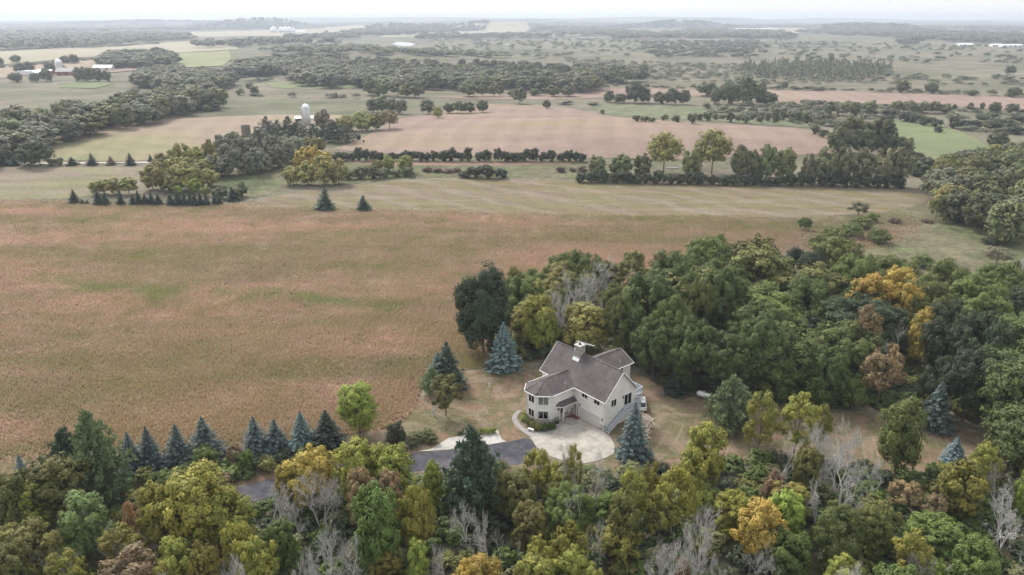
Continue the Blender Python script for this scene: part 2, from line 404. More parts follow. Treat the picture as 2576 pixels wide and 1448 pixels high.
# ---- near meadow, hay strip, yard
PRAIRIE_PX = [(-60, 508), (180, 513), (560, 521), (800, 530), (1000, 533), (1260, 541), (1500, 546), (1760, 550), (1940, 556), (2020, 580), (1960, 620), (1700, 690), (1420, 760), (1280, 880), (1240, 922),
              (1150, 930), (1098, 936), (1066, 965), (1050, 1005), (1035, 1035), (1010, 1062), (960, 1080), (860, 1096), (640, 1120), (400, 1128), (150, 1138), (-120, 1150), (-120, 800)]
prairie, PR_XY = sheet('prairie', PRAIRIE_PX, M_prairie, 0.03, 6.0, 1.0, 3.0)
hay, _ = sheet('hay_field', [(560, 521), (680, 497), (760, 482), (900, 465), (1010, 456), (1180, 448), (1330, 450), (1500, 459), (1800, 464), (2050, 468), (2220, 472), (2310, 486), (2345, 503), (2300, 522), (2200, 536), (2060, 548), (1900, 550), (1760, 550),
                            (1500, 546), (1260, 541), (1000, 533), (800, 530)], M_hay, 0.06, 9.0, 1.2, 8.0)
nt = M_hay.node_tree; b = nt.nodes['Principled BSDF']; src = b.inputs['Base Color'].links[0].from_socket
wr = nt.nodes.new('ShaderNodeTexWave'); wr.inputs['Scale'].default_value = 0.022; wr.inputs['Distortion'].default_value = 9.0; wr.inputs['Detail'].default_value = 3; wr.inputs['Detail Scale'].default_value = 0.5; wr.inputs['Detail Roughness'].default_value = 0.6
nt.links.new(wpos(nt, (1, 1, 1), math.radians(-52)), wr.inputs['Vector'])
f1 = mrange(nt, wr.outputs['Fac'], 0.6, 1.0, 0.0, 0.6); f2 = mrange(nt, wr.outputs['Fac'], 0.35, 0.0, 0.0, 0.3)
src = mix(nt, src, (0.88, 0.80, 0.78), 1.0, 'MULTIPLY'); src = mix(nt, src, (0.155, 0.14, 0.07), f1); src = mix(nt, src, (0.235, 0.215, 0.165), f2); nt.links.new(src, b.inputs['Base Color'])
strip, _ = sheet('meadow_strip', [(-60, 421), (130, 419), (370, 420), (390, 440), (345, 478), (180, 500), (-60, 506)], M_strip, 0.05, 9.0, 1.0, 8.0)
sheet('grass_verge', [(-140, 1146), (150, 1136), (400, 1126), (640, 1118), (860, 1094), (960, 1078), (1010, 1062), (1015, 1100), (960, 1195), (700, 1205), (420, 1250), (-160, 1260)], M_yard, 0.025, 4.0, 0.2, 2.0)
yard, YARD_XY = sheet('lawn', [(1012, 1064), (1037, 1036), (1052, 1006), (1068, 966), (1100, 938), (1160, 932), (1250, 930), (1345, 932), (1480, 925), (1600, 935), (1660, 972), (1770, 1006), (1900, 1040), (2080, 1040), (2200, 1040), (2320, 1070), (2450, 1085), (2590, 1120),
                             (2560, 1190), (2300, 1190), (2100, 1180), (1950, 1150), (1800, 1180), (1640, 1190), (1500, 1190), (1300, 1185), (1100, 1190), (960, 1190), (760, 1200), (640, 1190), (800, 1120), (900, 1090), (980, 1078)],
                    M_yard, 0.045, 2.5, 0.15, 1.5, rnd=1)
sheet('rough_meadow', [(1950, 553), (2060, 548), (2200, 537), (2300, 523), (2346, 505), (2420, 500), (2620, 520), (2640, 720), (2400, 700), (2200, 650), (2030, 610), (2010, 580)], M_rough, 0.055, 6.0, 1.2, 5.0)
# ---- middle distance fields
sheet('soybean_field', [(838, 376), (905, 352), (955, 327), (1000, 302), (1060, 291), (1090, 286), (1170, 272), (1230, 263), (1340, 266), (1440, 274), (1500, 286), (1530, 295), (1640, 303), (1760, 312), (1900, 318), (2000, 323), (2062, 336), (2120, 367), (2118, 384), (1960, 396), (1720, 402), (1440, 398), (1200, 394), (1000, 390)],
      M_soy, 0.15, 10.0, 1.0, 10.0)
sheet('soybean_field', [(-60, 405), (-60, 378), (60, 360), (150, 342), (240, 326), (300, 315), (420, 303), (560, 294), (690, 289), (760, 290), (860, 290), (860, 310), (780, 312), (700, 320), (640, 335), (560, 360), (500, 385), (440, 397), (380, 404), (330, 407)],
      M_soy2, 0.15, 10.0, 1.0, 10.0)
sheet('soybean_field', [(-60, 300), (20, 292), (40, 300), (30, 318), (-60, 330)], M_soy, 0.15, 12.0, 1.0, 12.0)
lane_m = plain('gravel_lane', (0.42, 0.38, 0.33), 0.95, var=0.2, scale=0.4)
sheet('gravel_lane', [(-60, 412.5), (150, 410.2), (400, 408.5), (400, 412), (150, 413.8), (-60, 416)], lane_m, 0.2, 6.0)
sheet('rough_pasture', [(840, 384), (1100, 396), (1460, 403), (1520, 452), (1300, 447), (1180, 446), (1000, 452), (860, 466), (740, 470), (640, 500), (520, 480), (560, 440), (720, 392)], M_rough, 0.08, 9.0, 1.5, 9.0)
sheet('fallow_strip', [(850, 404), (1100, 407), (1440, 408), (1440, 415), (1100, 418), (900, 414)], plain('fallow', (0.21, 0.135, 0.095), 0.95, var=0.25, scale=0.2), 0.14, 9.0, 0.6, 8.0)
sheet('pasture', [(2236, 305), (2330, 300), (2420, 335), (2500, 372), (2440, 400), (2330, 412), (2240, 398), (2230, 350)], M_green, 0.15, 10.0, 1.0, 10.0)
sheet('soybean_field', [(1928, 227), (2050, 228), (2250, 233), (2420, 239), (2620, 250), (2620, 288), (2460, 274), (2300, 263), (2180, 263), (2040, 268), (1965, 263)], M_soy, 0.25, 14.0, 1.5, 14.0)
sheet('soybean_field', [(1440, 224), (1560, 222), (1680, 224), (1840, 228), (1840, 240), (1700, 246), (1560, 244), (1380, 252), (1180, 250), (1080, 244), (1250, 240), (1440, 240)], M_soy, 0.25, 14.0, 1.5, 14.0)
sheet('green_field', [(660, 208), (800, 205), (912, 208), (905, 222), (780, 226), (690, 222)], M_green, 0.3, 16.0, 1.5, 16.0)
sheet('pale_field', [(1060, 212), (1160, 211), (1370, 220), (1360, 232), (1200, 236), (1075, 236)], M_strip, 0.3, 16.0, 1.5, 16.0)
sheet('marsh_meadow', [(1480, 262), (1700, 264), (1900, 280), (2060, 300), (2060, 325), (1900, 314), (1640, 300), (1520, 288)], field_mat('sedge_meadow', [(0.3, (0.13, 0.15, 0.085)), (0.6, (0.175, 0.185, 0.115)), (0.8, (0.165, 0.165, 0.105))], big=0.02, mid=0.1, fine=0.5, mottle=0.35), 0.2, 12.0, 1.5, 12.0)
# ---- far left farm land
sheet('tan_field', [(-60, 172), (60, 166), (150, 158), (250, 148), (440, 138), (560, 133), (560, 150), (430, 164), (330, 178), (230, 172), (120, 185), (-60, 205)], M_tan, 0.5, 22.0)
sheet('tan_field', [(160, 178), (260, 165), (420, 158), (400, 170), (330, 180), (230, 190)], M_soy, 0.9, 20.0)
sheet('pale_field', [(-60, 132), (120, 124), (300, 113), (500, 103), (580, 104), (600, 124), (440, 134), (250, 143), (60, 160), (-60, 166)], M_pale, 0.5, 22.0)
sheet('green_field', [(430, 138), (575, 128), (582, 150), (560, 168), (440, 172), (400, 170)], field_mat('clover', [(0.3, (0.20, 0.22, 0.115)), (0.7, (0.245, 0.25, 0.13))], big=0.006, mid=0.03, fine=0.2, mottle=0.12), 0.9, 20.0)
sheet('green_field', [(150, 210), (250, 205), (290, 212), (240, 224), (150, 222)], M_green, 0.5, 20.0)
sheet('pale_field', [(400, 85), (560, 80), (690, 76), (800, 74), (930, 71), (930, 80), (820, 84), (760, 92), (600, 93), (420, 95)], M_pale, 1.2, 60.0)
sheet('pale_field', [(940, 82), (1090, 80), (1220, 72), (1300, 71), (1340, 79), (1220, 88), (1060, 96), (960, 96)], M_pale, 1.2, 60.0)
sheet('pale_field', [(1020, 92), (1220, 88), (1390, 84), (1560, 78), (1700, 77), (1700, 84), (1500, 90), (1350, 96)], M_tan, 1.6, 60.0)
sheet('pale_field', [(1760, 76), (1900, 74), (2060, 78), (2060, 84), (1900, 86), (1770, 84)], M_pale, 1.2, 60.0)
sheet('pale_field', [(2080, 78), (2300, 82), (2380, 88), (2200, 88), (2080, 84)], M_pale, 1.2, 60.0)
sheet('pale_field', [(900, 144), (1040, 143), (1200, 150), (1100, 155), (930, 152)], M_rough, 0.5, 25.0)
M_water, nt, b = new_mat('pond_water'); b.inputs['Base Color'].default_value = (0.05, 0.055, 0.05, 1); b.inputs['Roughness'].default_value = 0.08
for pp in ([(985, 111), (1000, 106), (1030, 108), (1045, 112), (1030, 117), (1000, 116)], [(1255, 112), (1275, 111), (1296, 114), (1280, 117)], [(1374, 93), (1386, 91), (1400, 94), (1385, 98)], [(1672, 424), (1695, 423), (1710, 425), (1690, 426.5)]):
    sheet('pond', pp, M_water, 0.35, 20.0)

# ---- paving by the house
def Z2(x, y): return ((x / 3.2175 + 1150) / 1.16460, (y / 3.2175 + 950) / 1.16460)
M_asph, nt, b = new_mat('worn_asphalt')
p = wpos(nt)
c = ramp(nt, nz(nt, p, 0.35, 5, 0.6), [(0.36, (0.05, 0.05, 0.062)), (0.5, (0.075, 0.073, 0.085)), (0.62, (0.105, 0.10, 0.108))])
vo = nt.nodes.new('ShaderNodeTexVoronoi'); vo.feature = 'DISTANCE_TO_EDGE'; vo.inputs['Scale'].default_value = 0.33
wv = nt.nodes.new('ShaderNodeVectorMath'); wv.operation = 'ADD'
nn = nt.nodes.new('ShaderNodeTexNoise'); nn.inputs['Scale'].default_value = 0.5; nn.inputs['Detail'].default_value = 6; nt.links.new(p, nn.inputs['Vector'])
sc_ = nt.nodes.new('ShaderNodeVectorMath'); sc_.operation = 'SCALE'; sc_.inputs['Scale'].default_value = 5.0; nt.links.new(nn.outputs['Color'], sc_.inputs[0]); nt.links.new(p, wv.inputs[0]); nt.links.new(sc_.outputs[0], wv.inputs[1]); nt.links.new(wv.outputs[0], vo.inputs['Vector'])
c = mix(nt, (0.035, 0.034, 0.04), c, mrange(nt, vo.outputs['Distance'], 0.004, 0.022))
nt.links.new(c, b.inputs['Base Color']); b.inputs['Roughness'].default_value = 0.95; b.inputs['Specular IOR Level'].default_value = 0.15
bump(nt, b, nz(nt, p, 12, 3), 0.3, 0.02)
drive, DRIVE_XY = sheet('driveway', [Z2(1285, 1068), Z2(1365, 1170), (1335, 1160), (1300, 1172), (1200, 1176), (1060, 1186), (920, 1204), (760, 1234), (640, 1262), (520, 1306), (400, 1345),
                           (350, 1320), (440, 1285), (615, 1222), (715, 1199), (900, 1163), Z2(190, 1222), Z2(530, 1197), Z2(880, 1155), Z2(1065, 1118), Z2(1160, 1100)], M_asph, 0.075, 1.5, 0.03, 0.8, rnd=1)
M_conc, nt, b = new_mat('broom_concrete')
p = wpos(nt)
oi = nt.nodes.new('ShaderNodeObjectInfo')
c = ramp(nt, nz(nt, p, 0.5, 6, 0.65), [(0.36, (0.26, 0.24, 0.205)), (0.5, (0.345, 0.32, 0.28)), (0.62, (0.385, 0.365, 0.32))])
c = mix(nt, c, ramp(nt, oi.outputs['Random'], [(0, (0.93,) * 3), (1, (1.04,) * 3)]), 1.0, 'MULTIPLY')
c = mix(nt, c, (0.27, 0.22, 0.16), mrange(nt, nz(nt, p, 0.22, 5, 0.7), 0.62, 0.78, 0.0, 0.55))
nt.links.new(c, b.inputs['Base Color']); b.inputs['Roughness'].default_value = 0.9
bump(nt, b, nz(nt, p, 20, 3), 0.2, 0.01)
M_conc_pale, nt, b = new_mat('new_concrete')
p = wpos(nt)
c = ramp(nt, nz(nt, p, 0.5, 6, 0.65), [(0.36, (0.30, 0.29, 0.265)), (0.5, (0.385, 0.37, 0.34)), (0.62, (0.43, 0.415, 0.385))])
nt.links.new(c, b.inputs['Base Color']); b.inputs['Roughness'].default_value = 0.9
M_joint = plain('joint_dirt', (0.17, 0.155, 0.13), 0.95, var=0.2)
M_walk = plain('grey_walk_concrete', (0.27, 0.255, 0.24), 0.9, var=0.18, scale=0.8)
def clip_cell(poly, x0, x1, y0, y1):
    for ax, val, keep in ((0, x0, 1), (0, x1, -1), (1, y0, 1), (1, y1, -1)):
        out = []
        for i in range(len(poly)):
            a = poly[i]; b_ = poly[(i + 1) % len(poly)]
            da = (a[ax] - val) * keep; db = (b_[ax] - val) * keep
            if da >= 0: out.append(a)
            if (da > 0 and db < 0) or (da < 0 and db > 0):
                t = da / (da - db); out.append((a[0] + (b_[0] - a[0]) * t, a[1] + (b_[1] - a[1]) * t))
        poly = out
        if len(poly) < 3: return None
    return poly
def paved(name, poly, rot, cell, m, z, thick=0.05, gap=0.035):
    base = sheet_xy(name, poly, M_joint, z, 2.0); tag(base, kind='structure')
    c, s = math.cos(rot), math.sin(rot)
    loc = [(x * c + y * s, -x * s + y * c) for x, y in poly]
    L = np.array(loc); lo = L.min(0); hi = L.max(0)
    x = lo[0] - 0.3
    while x < hi[0]:
        y = lo[1] - 0.3
        while y < hi[1]:
            q = clip_cell(loc, x + gap / 2, x + cell[0] - gap / 2, y + gap / 2, y + cell[1] - gap / 2)
            if q:
                q = [(a * c - b_ * s, a * s + b_ * c) for a, b_ in q]
                A = abs(sum(q[i][0] * q[(i + 1) % len(q)][1] - q[(i + 1) % len(q)][0] * q[i][1] for i in range(len(q)))) / 2
                if A > 0.25: MB().prism(q, z + 0.004, z + thick).obj('slab', m, base)
            y += cell[1]
        x += cell[0]
    return base
HYAW = -0.88
apron_xy = dens([gp(*q) for q in (Z2(1290, 1066), Z2(1400, 1058), Z2(1500, 1040), Z2(1560, 1000), Z2(1610, 955), Z2(1670, 915), Z2(1725, 888), Z2(1757, 884), Z2(1960, 985), Z2(2005, 1030), Z2(2060, 1080), Z2(2100, 1160), Z2(2085, 1230), Z2(1960, 1290), Z2(1800, 1320), Z2(1600, 1290), Z2(1460, 1240), Z2(1362, 1168))], 1.0, 0.0)
paved('driveway_apron', apron_xy, HYAW, (3.1, 3.1), M_conc, 0.06)
pad_xy = [gp(*q) for q in (Z2(180, 1212), Z2(350, 1190), Z2(450, 1130), Z2(530, 1082), Z2(640, 1062), Z2(720, 1050), Z2(810, 1044), Z2(900, 1030), Z2(992, 1007), Z2(1008, 1050), Z2(1030, 1092), Z2(1072, 1114), Z2(880, 1150), Z2(530, 1190))]
paved('parking_pad', pad_xy, HYAW + 0.6, (3.0, 3.0), M_conc_pale, 0.088)
walk_xy = smooth_poly([gp(*q) for q in (Z2(1288, 1066), Z2(1240, 1030), Z2(1165, 975), Z2(1122, 905), Z2(1138, 850), Z2(1190, 812), Z2(1218, 820), Z2(1180, 862), Z2(1172, 905), Z2(1215, 965), Z2(1300, 1018), Z2(1400, 1020), Z2(1490, 998), Z2(1530, 950), Z2(1600, 900), Z2(1690, 860), Z2(1755, 885), Z2(1670, 915), Z2(1610, 955), Z2(1560, 1000), Z2(1500, 1040), Z2(1400, 1058))], 1)
walk = sheet_xy('garden_walk', walk_xy, M_walk, 0.10, 1.0); tag(walk, kind='structure')
# ------------------------------------------------------------------ house
M_siding, nt, b = new_mat('lap_siding')
p = wpos(nt, obj=True)
wv = nt.nodes.new('ShaderNodeTexWave'); wv.wave_type = 'BANDS'; wv.bands_direction = 'Z'; wv.wave_profile = 'SAW'; wv.inputs['Scale'].default_value = 2.2
nt.links.new(p, wv.inputs['Vector'])
c = ramp(nt, nz(nt, p, 0.6, 5), [(0.36, (0.72, 0.70, 0.655)), (0.5, (0.78, 0.76, 0.72)), (0.62, (0.81, 0.79, 0.755))])
c = mix(nt, c, ramp(nt, wv.outputs['Fac'], [(0.0, (0.86,) * 3), (0.15, (1.0,) * 3), (1, (1.02,) * 3)]), 1.0, 'MULTIPLY')
nt.links.new(c, b.inputs['Base Color']); b.inputs['Roughness'].default_value = 0.6
bump(nt, b, wv.outputs['Fac'], 0.5, 0.03)
M_trim = plain('white_trim', (0.78, 0.77, 0.75), 0.45, var=0.05)
M_shingle, nt, b = new_mat('asphalt_shingles')
p = wpos(nt, obj=True)
c = ramp(nt, nz(nt, p, 0.45, 6, 0.7), [(0.35, (0.088, 0.076, 0.08)), (0.5, (0.115, 0.10, 0.10)), (0.65, (0.145, 0.128, 0.124))])
bk = nt.nodes.new('ShaderNodeTexBrick'); bk.inputs['Scale'].default_value = 1.0; bk.inputs['Brick Width'].default_value = 0.34; bk.inputs['Row Height'].default_value = 0.145; bk.inputs['Mortar Size'].default_value = 0.012
bk.inputs['Color1'].default_value = (0.8, 0.8, 0.8, 1); bk.inputs['Color2'].default_value = (1.18, 1.16, 1.15, 1); bk.inputs['Mortar'].default_value = (0.55, 0.55, 0.55, 1)
sp = nt.nodes.new('ShaderNodeSeparateXYZ'); cb = nt.nodes.new('ShaderNodeCombineXYZ'); nt.links.new(p, sp.inputs[0])
ad = nt.nodes.new('ShaderNodeMath'); ad.operation = 'ADD'; nt.links.new(sp.outputs[0], ad.inputs[0]); nt.links.new(sp.outputs[1], ad.inputs[1])
nt.links.new(ad.outputs[0], cb.inputs[0]); nt.links.new(sp.outputs[2], cb.inputs[1]); nt.links.new(cb.outputs[0], bk.inputs['Vector'])
c = mix(nt, c, bk.outputs['Color'], 0.85, 'MULTIPLY')
c = mix(nt, c, ramp(nt, nz(nt, wpos(nt, (3, 3, 0.35), obj=True), 0.9, 4, 0.6), [(0.35, (0.86, 0.85, 0.86)), (0.65, (1.07, 1.06, 1.05))]), 1.0, 'MULTIPLY')
nt.links.new(c, b.inputs['Base Color']); b.inputs['Roughness'].default_value = 0.85; b.inputs['Specular IOR Level'].default_value = 0.3
bump(nt, b, bk.outputs['Fac'], 0.35, 0.02)
M_stone, nt, b = new_mat('field_stone')
at = nt.nodes.new('ShaderNodeVertexColor'); at.layer_name = 'Col'
c = mix(nt, at.outputs['Color'], ramp(nt, nz(nt, wpos(nt, obj=True), 6, 5), [(0.3, (0.7,) * 3), (0.7, (1.15,) * 3)]), 1.0, 'MULTIPLY')
nt.links.new(c, b.inputs['Base Color']); b.inputs['Roughness'].default_value = 0.9
M_mortar = plain('mortar', (0.22, 0.20, 0.18), 0.95)
M_dark = plain('dark_interior', (0.02, 0.022, 0.025), 0.8)
M_curtain = plain('curtain_cloth', (0.42, 0.42, 0.43), 0.9, var=0.1)
M_blind = plain('window_blind', (0.38, 0.38, 0.385), 0.8, var=0.06)
M_glass, nt, b = new_mat('window_glass')
for n in list(nt.nodes):
    if n.type != 'OUTPUT_MATERIAL': nt.nodes.remove(n)
out = [n for n in nt.nodes if n.type == 'OUTPUT_MATERIAL'][0]
tr = nt.nodes.new('ShaderNodeBsdfTransparent'); tr.inputs[0].default_value = (0.86, 0.9, 0.9, 1); gl = nt.nodes.new('ShaderNodeBsdfGlossy'); gl.inputs['Roughness'].default_value = 0.03
ms = nt.nodes.new('ShaderNodeMixShader'); fr = nt.nodes.new('ShaderNodeFresnel'); fr.inputs['IOR'].default_value = 1.5
nt.links.new(fr.outputs[0], ms.inputs[0]); nt.links.new(tr.outputs[0], ms.inputs[1]); nt.links.new(gl.outputs[0], ms.inputs[2]); nt.links.new(ms.outputs[0], out.inputs['Surface'])
M_door_tan = plain('tan_door', (0.42, 0.27, 0.17), 0.5, var=0.08)
M_door_brown = plain('brown_door', (0.27, 0.15, 0.11), 0.5, var=0.08)
M_garage = plain('garage_door_paint', (0.60, 0.575, 0.54), 0.5, var=0.05)
M_deck = plain('weathered_deck', (0.40, 0.42, 0.45), 0.8, var=0.15, scale=2)
M_rail = plain('pale_rail_paint', (0.52, 0.56, 0.62), 0.6, var=0.08)
M_metal = plain('galvanised', (0.62, 0.64, 0.66), 0.35, 0.8, var=0.1)
M_black = plain('black_metal', (0.03, 0.03, 0.035), 0.5)

HC = Vector((15.104, 108.589, 0.0))
house = empty('house', HC, HYAW, 'cream two-storey house with grey shingle roofs, octagonal wing and stone chimney', 'house')
def hw(x, y, z=0.0):
    c_, s_ = math.cos(HYAW), math.sin(HYAW)
    return Vector((HC.x + x * c_ - y * s_, HC.y + x * s_ + y * c_, z))
# walls
mb = MB(); pent = [(0, 0), (7.45, 0), (7.45, 5.60), (3.725, 9.50), (0, 5.60)]
mb.add([(-15.1, y, z) for y, z in pent] + [(0, y, z) for y, z in pent], [(0, 1, 2, 3, 4), (9, 8, 7, 6, 5)] + [(i, (i + 1) % 5, 5 + (i + 1) % 5, 5 + i) for i in range(5)])
main_wall = mb.obj('wall', M_siding, house)
WING = [(-7.2, 0.3), (-7.2, -5.3), (-8.85, -7.1), (-11.1, -7.1), (-12.75, -5.4), (-12.75, 0.3)]
wing_wall = MB().prism(WING, 0, 5.38).obj('wall', M_siding, house)
mb = MB(); g5 = [(-13.2, 0), (-7.4, 0), (-7.4, 5.42), (-10.3, 6.9), (-13.2, 5.42)]
mb.add([(x, 7.2, z) for x, z in g5] + [(x, 14.4, z) for x, z in g5], [(0, 1, 2, 3, 4), (9, 8, 7, 6, 5)] + [(i, (i + 1) % 5, 5 + (i + 1) % 5, 5 + i) for i in range(5)])
rear_wall = mb.obj('wall', M_siding, house)
for (x, y) in WING[1:5]:                                       # corner boards
    d = Vector((x + 9.97, y + 3.5, 0)).normalized() * 0.02
    MB().box(x + d.x - .07, x + d.x + .07, y + d.y - .07, y + d.y + .07, 1.0, 5.3).obj('corner_board', M_siding, wing_wall)
for (x, y) in ((0, 0), (0, 7.45), (-15.1, 0)):
    MB().box(x - .07, x + .03, y - .03 if y == 0 else y - .07, y + .07 if y == 0 else y + .03, 0.02, 5.25).obj('corner_board', M_trim, main_wall)
# roofs
def roof_shell(name, tops, faces, th=0.17):
    mb = MB(); n = len(tops)
    cnt = {}
    for f in faces:
        for i in range(len(f)):
            e = (f[i], f[(i + 1) % len(f)]); cnt[e] = 1
    fs = [tuple(f) for f in faces] + [tuple(n + i for i in reversed(f)) for f in faces]
    for (a, b_) in cnt:
        if (b_, a) not in cnt: fs.append((b_, a, n + a, n + b_))
    mb.add(list(tops) + [(x, y, z - th) for x, y, z in tops], fs)
    return mb.obj(name, M_shingle, house)
x0, x1 = -15.5, 0.42
main_roof = roof_shell('roof', [(x0, -.42, 5.40), (x1, -.42, 5.40), (x1, 3.725, 9.77), (x0, 3.725, 9.77), (x1, 7.87, 5.40), (x0, 7.87, 5.40)], [(0, 1, 2, 3), (3, 2, 4, 5)])
A = (-9.97, -4.1, 7.1); RW = (-9.97, 1.45, 7.1)
wing_roof = roof_shell('roof', [(-6.8, -5.47, 5.42), (-6.8, -.30, 5.42), RW, A, (-8.68, -7.52, 5.42), (-11.27, -7.52, 5.42), (-13.15, -5.56, 5.42), (-13.15, -.30, 5.42)],
                       [(0, 1, 2, 3), (4, 0, 3), (5, 4, 3), (6, 5, 3), (7, 6, 3, 2)])
rear_roof = roof_shell('roof', [(-6.98, 7.6, 5.40), (-6.98, 14.8, 5.40), (-10.3, 14.8, 7.12), (-10.3, 6.0, 7.12), (-13.6, 14.8, 5.40), (-13.6, 7.6, 5.40)], [(0, 1, 2, 3), (3, 2, 4, 5)])
porch_roof = roof_shell('porch_roof', [(-7.2, -4.3, 2.95), (-6.2, -3.3, 2.95), (-6.2, -.02, 2.95), (-7.21, -.02, 3.52), (-7.21, -3.55, 3.52)], [(0, 1, 4), (1, 2, 3, 4)], 0.12)
# ridge caps
MB().bar((x0, 3.725, 9.79), (x1, 3.725, 9.79), .26, .05).obj('ridge_cap', M_shingle, main_roof)
mbr = MB().bar((-9.97, 1.3, 7.12), A, .24, .05)
for q in ((-6.8, -5.47, 5.44), (-8.68, -7.52, 5.44), (-11.27, -7.52, 5.44), (-13.15, -5.56, 5.44)): mbr.bar((A[0], A[1], 7.12), q, .2, .05)
mbr.obj('ridge_cap', M_shingle, wing_roof)
MB().bar((-10.3, 6.2, 7.14), (-10.3, 14.8, 7.14), .24, .05).obj('ridge_cap', M_shingle, rear_roof)
# gutters and rake boards
MB().bar((-6.75, -.49, 5.33), (x1, -.49, 5.33), .10, .13).obj('gutter', M_trim, main_roof)
MB().bar((x0, -.49, 5.33), (-13.2, -.49, 5.33), .10, .13).obj('gutter', M_trim, main_roof)
MB().bar((x0, 7.94, 5.33), (-13.7, 7.94, 5.33), .10, .13).obj('gutter', M_trim, main_roof)
MB().bar((-6.9, 7.94, 5.33), (x1, 7.94, 5.33), .10, .13).obj('gutter', M_trim, main_roof)
for xx in (x1 + .03, x0 - .03):
    MB().bar((xx, -.42, 5.27), (xx, 3.725, 9.64), 0.06, .19).obj('rake_board', M_trim, main_roof)
    MB().bar((xx, 3.725, 9.64), (xx, 7.87, 5.27), 0.06, .19).obj('rake_board', M_trim, main_roof)
ev = [(-6.8, -.35), (-6.8, -5.47), (-8.68, -7.52), (-11.27, -7.52), (-13.15, -5.56), (-13.15, -.35)]
for i in range(5):
    a, b2 = Vector((*ev[i], 5.345)), Vector((*ev[i + 1], 5.345)); nrm = (b2 - a).cross(Vector((0, 0, 1))).normalized()
    if nrm.dot(Vector((a.x + 9.97, a.y + 3.0, 0))) < 0: nrm = -nrm
    MB().bar(a + nrm * .065, b2 + nrm * .065, .09, .12).obj('gutter', M_trim, wing_roof)
MB().bar((-6.92, 7.7, 5.33), (-6.92, 14.8, 5.33), .09, .12).obj('gutter', M_trim, rear_roof)
for q in ((-6.96, 5.27), (-13.62, 5.27)): MB().bar((q[0], 14.84, q[1]), (-10.3, 14.84, 7.0), .06, .22).obj('rake_board', M_trim, rear_roof)
mbp = MB().bar((-7.2, -4.33, 2.87), (-6.17, -3.32, 2.87), .08, .14); mbp.bar((-6.17, -3.32, 2.87), (-6.17, 0, 2.87), .08, .14); mbp.obj('fascia', M_trim, porch_roof)
MB().box(-6.33, -6.21, -.26, -.14, 0.1, 2.85).obj('porch_post', M_trim, house)
MB().box(-6.33, -6.21, -3.33, -3.21, 0.1, 2.85).obj('porch_post', M_trim, house)
for (x, y) in ((-13.02, -5.42), (-0.12, -.1), (-15.0, -.1)):
    MB().tube([(x, y, 5.3), (x, y, 0.15), (x, y - .3, 0.08)], .045, 6).obj('downspout', M_trim, house)
# chimney with its antenna, vents
ch = MB().box(-10.25, -8.95, 2.85, 4.15, 8.6, 11.15).obj('chimney', M_mortar, house)
rnd = random.Random(4)
def stones(segs, name, parent, zprof, seed=1, row=0.21):
    rnd = random.Random(seed); V = []; F = []; Cc = []
    pal = [(0.40, 0.375, 0.34), (0.33, 0.31, 0.295), (0.47, 0.44, 0.40), (0.30, 0.27, 0.24), (0.38, 0.33, 0.28), (0.52, 0.50, 0.47)]
    for (p0, p1, nrm, z0, z1) in segs:
        p0 = Vector((*p0, 0)); p1 = Vector((*p1, 0)); L = (p1 - p0).length; d = (p1 - p0) / L; n = Vector((*nrm, 0)).normalized()
        z = z0
        while z < z1 - .05:
            rh = row * rnd.uniform(.8, 1.3); s = -rnd.uniform(0, .2)
            while s < L:
                w = rnd.uniform(.2, .46); a = max(0, s); e = min(L, s + w); s += w
                if e - a < .08: continue
                if zprof and z > z0 + (z1 - z0) * .55 and rnd.random() < .4: continue
                g = .014; pr = rnd.uniform(.03, .085); k = .02
                zt = min(z + rh, z1); o = len(V)
                jj = lambda: rnd.uniform(-.012, .012)
                for (ss, zz, dd) in ((a + g, z + g, .002), (e - g, z + g, .002), (e - g, zt - g, .002), (a + g, zt - g, .002), (a + g + k, z + g + k, pr), (e - g - k, z + g + k, pr), (e - g - k, zt - g - k, pr), (a + g + k, zt - g - k, pr)):
                    q = p0 + d * (ss + jj()) + n * dd; V.append((q.x, q.y, zz + jj()))
                cc = rnd.choice(pal); f = rnd.uniform(.8, 1.15); Cc += [tuple(t * f for t in cc)] * 8
                F += [(o + 4, o + 5, o + 6, o + 7), (o, o + 1, o + 5, o + 4), (o + 1, o + 2, o + 6, o + 5), (o + 2, o + 3, o + 7, o + 6), (o + 3, o, o + 4, o + 7)]
            z += rh
    me = mesh_np(name, V, F, Cc)
    return tag(link(name, me, M_stone, parent), kind='stuff')
stones([((-10.25, 2.85), (-8.95, 2.85), (0, -1), 8.9, 11.1), ((-8.95, 2.85), (-8.95, 4.15), (1, 0), 8.9, 11.1), ((-10.25, 4.15), (-10.25, 2.85), (-1, 0), 8.9, 11.1), ((-8.95, 4.15), (-10.25, 4.15), (0, 1), 8.9, 11.1)], 'stone_facing', ch, False, 3)
mbc = MB().box(-10.35, -8.85, 2.75, 4.25, 11.15, 11.25); mbc.obj('chimney_cap', plain('cap_concrete', (0.45, 0.43, 0.40), 0.9), ch)
MB().lathe([(.24, 11.25), (.22, 11.55), (.19, 11.56)], 10, (-9.6, 3.5)).obj('flue', M_black, ch)
MB().add([(-10.35, 2.80, 9.02), (-8.85, 2.80, 9.02), (-8.85, 2.45, 8.52), (-10.35, 2.45, 8.52), (-10.35, 2.80, 8.86), (-8.85, 2.80, 8.86), (-8.85, 2.45, 8.46), (-10.35, 2.45, 8.46)],
         [(0, 1, 2, 3), (7, 6, 5, 4), (3, 2, 6, 7), (0, 3, 7, 4), (1, 5, 6, 2), (0, 4, 5, 1)]).obj('flashing', M_metal, ch)
ant = MB().tube([(-8.72, 3.72, 9.4), (-8.72, 3.72, 11.75)], .035, 6).obj('antenna', M_metal, house)
mba = MB().bar((-10.15, 3.3, 11.7), (-6.85, 4.2, 11.7), .07, .07)
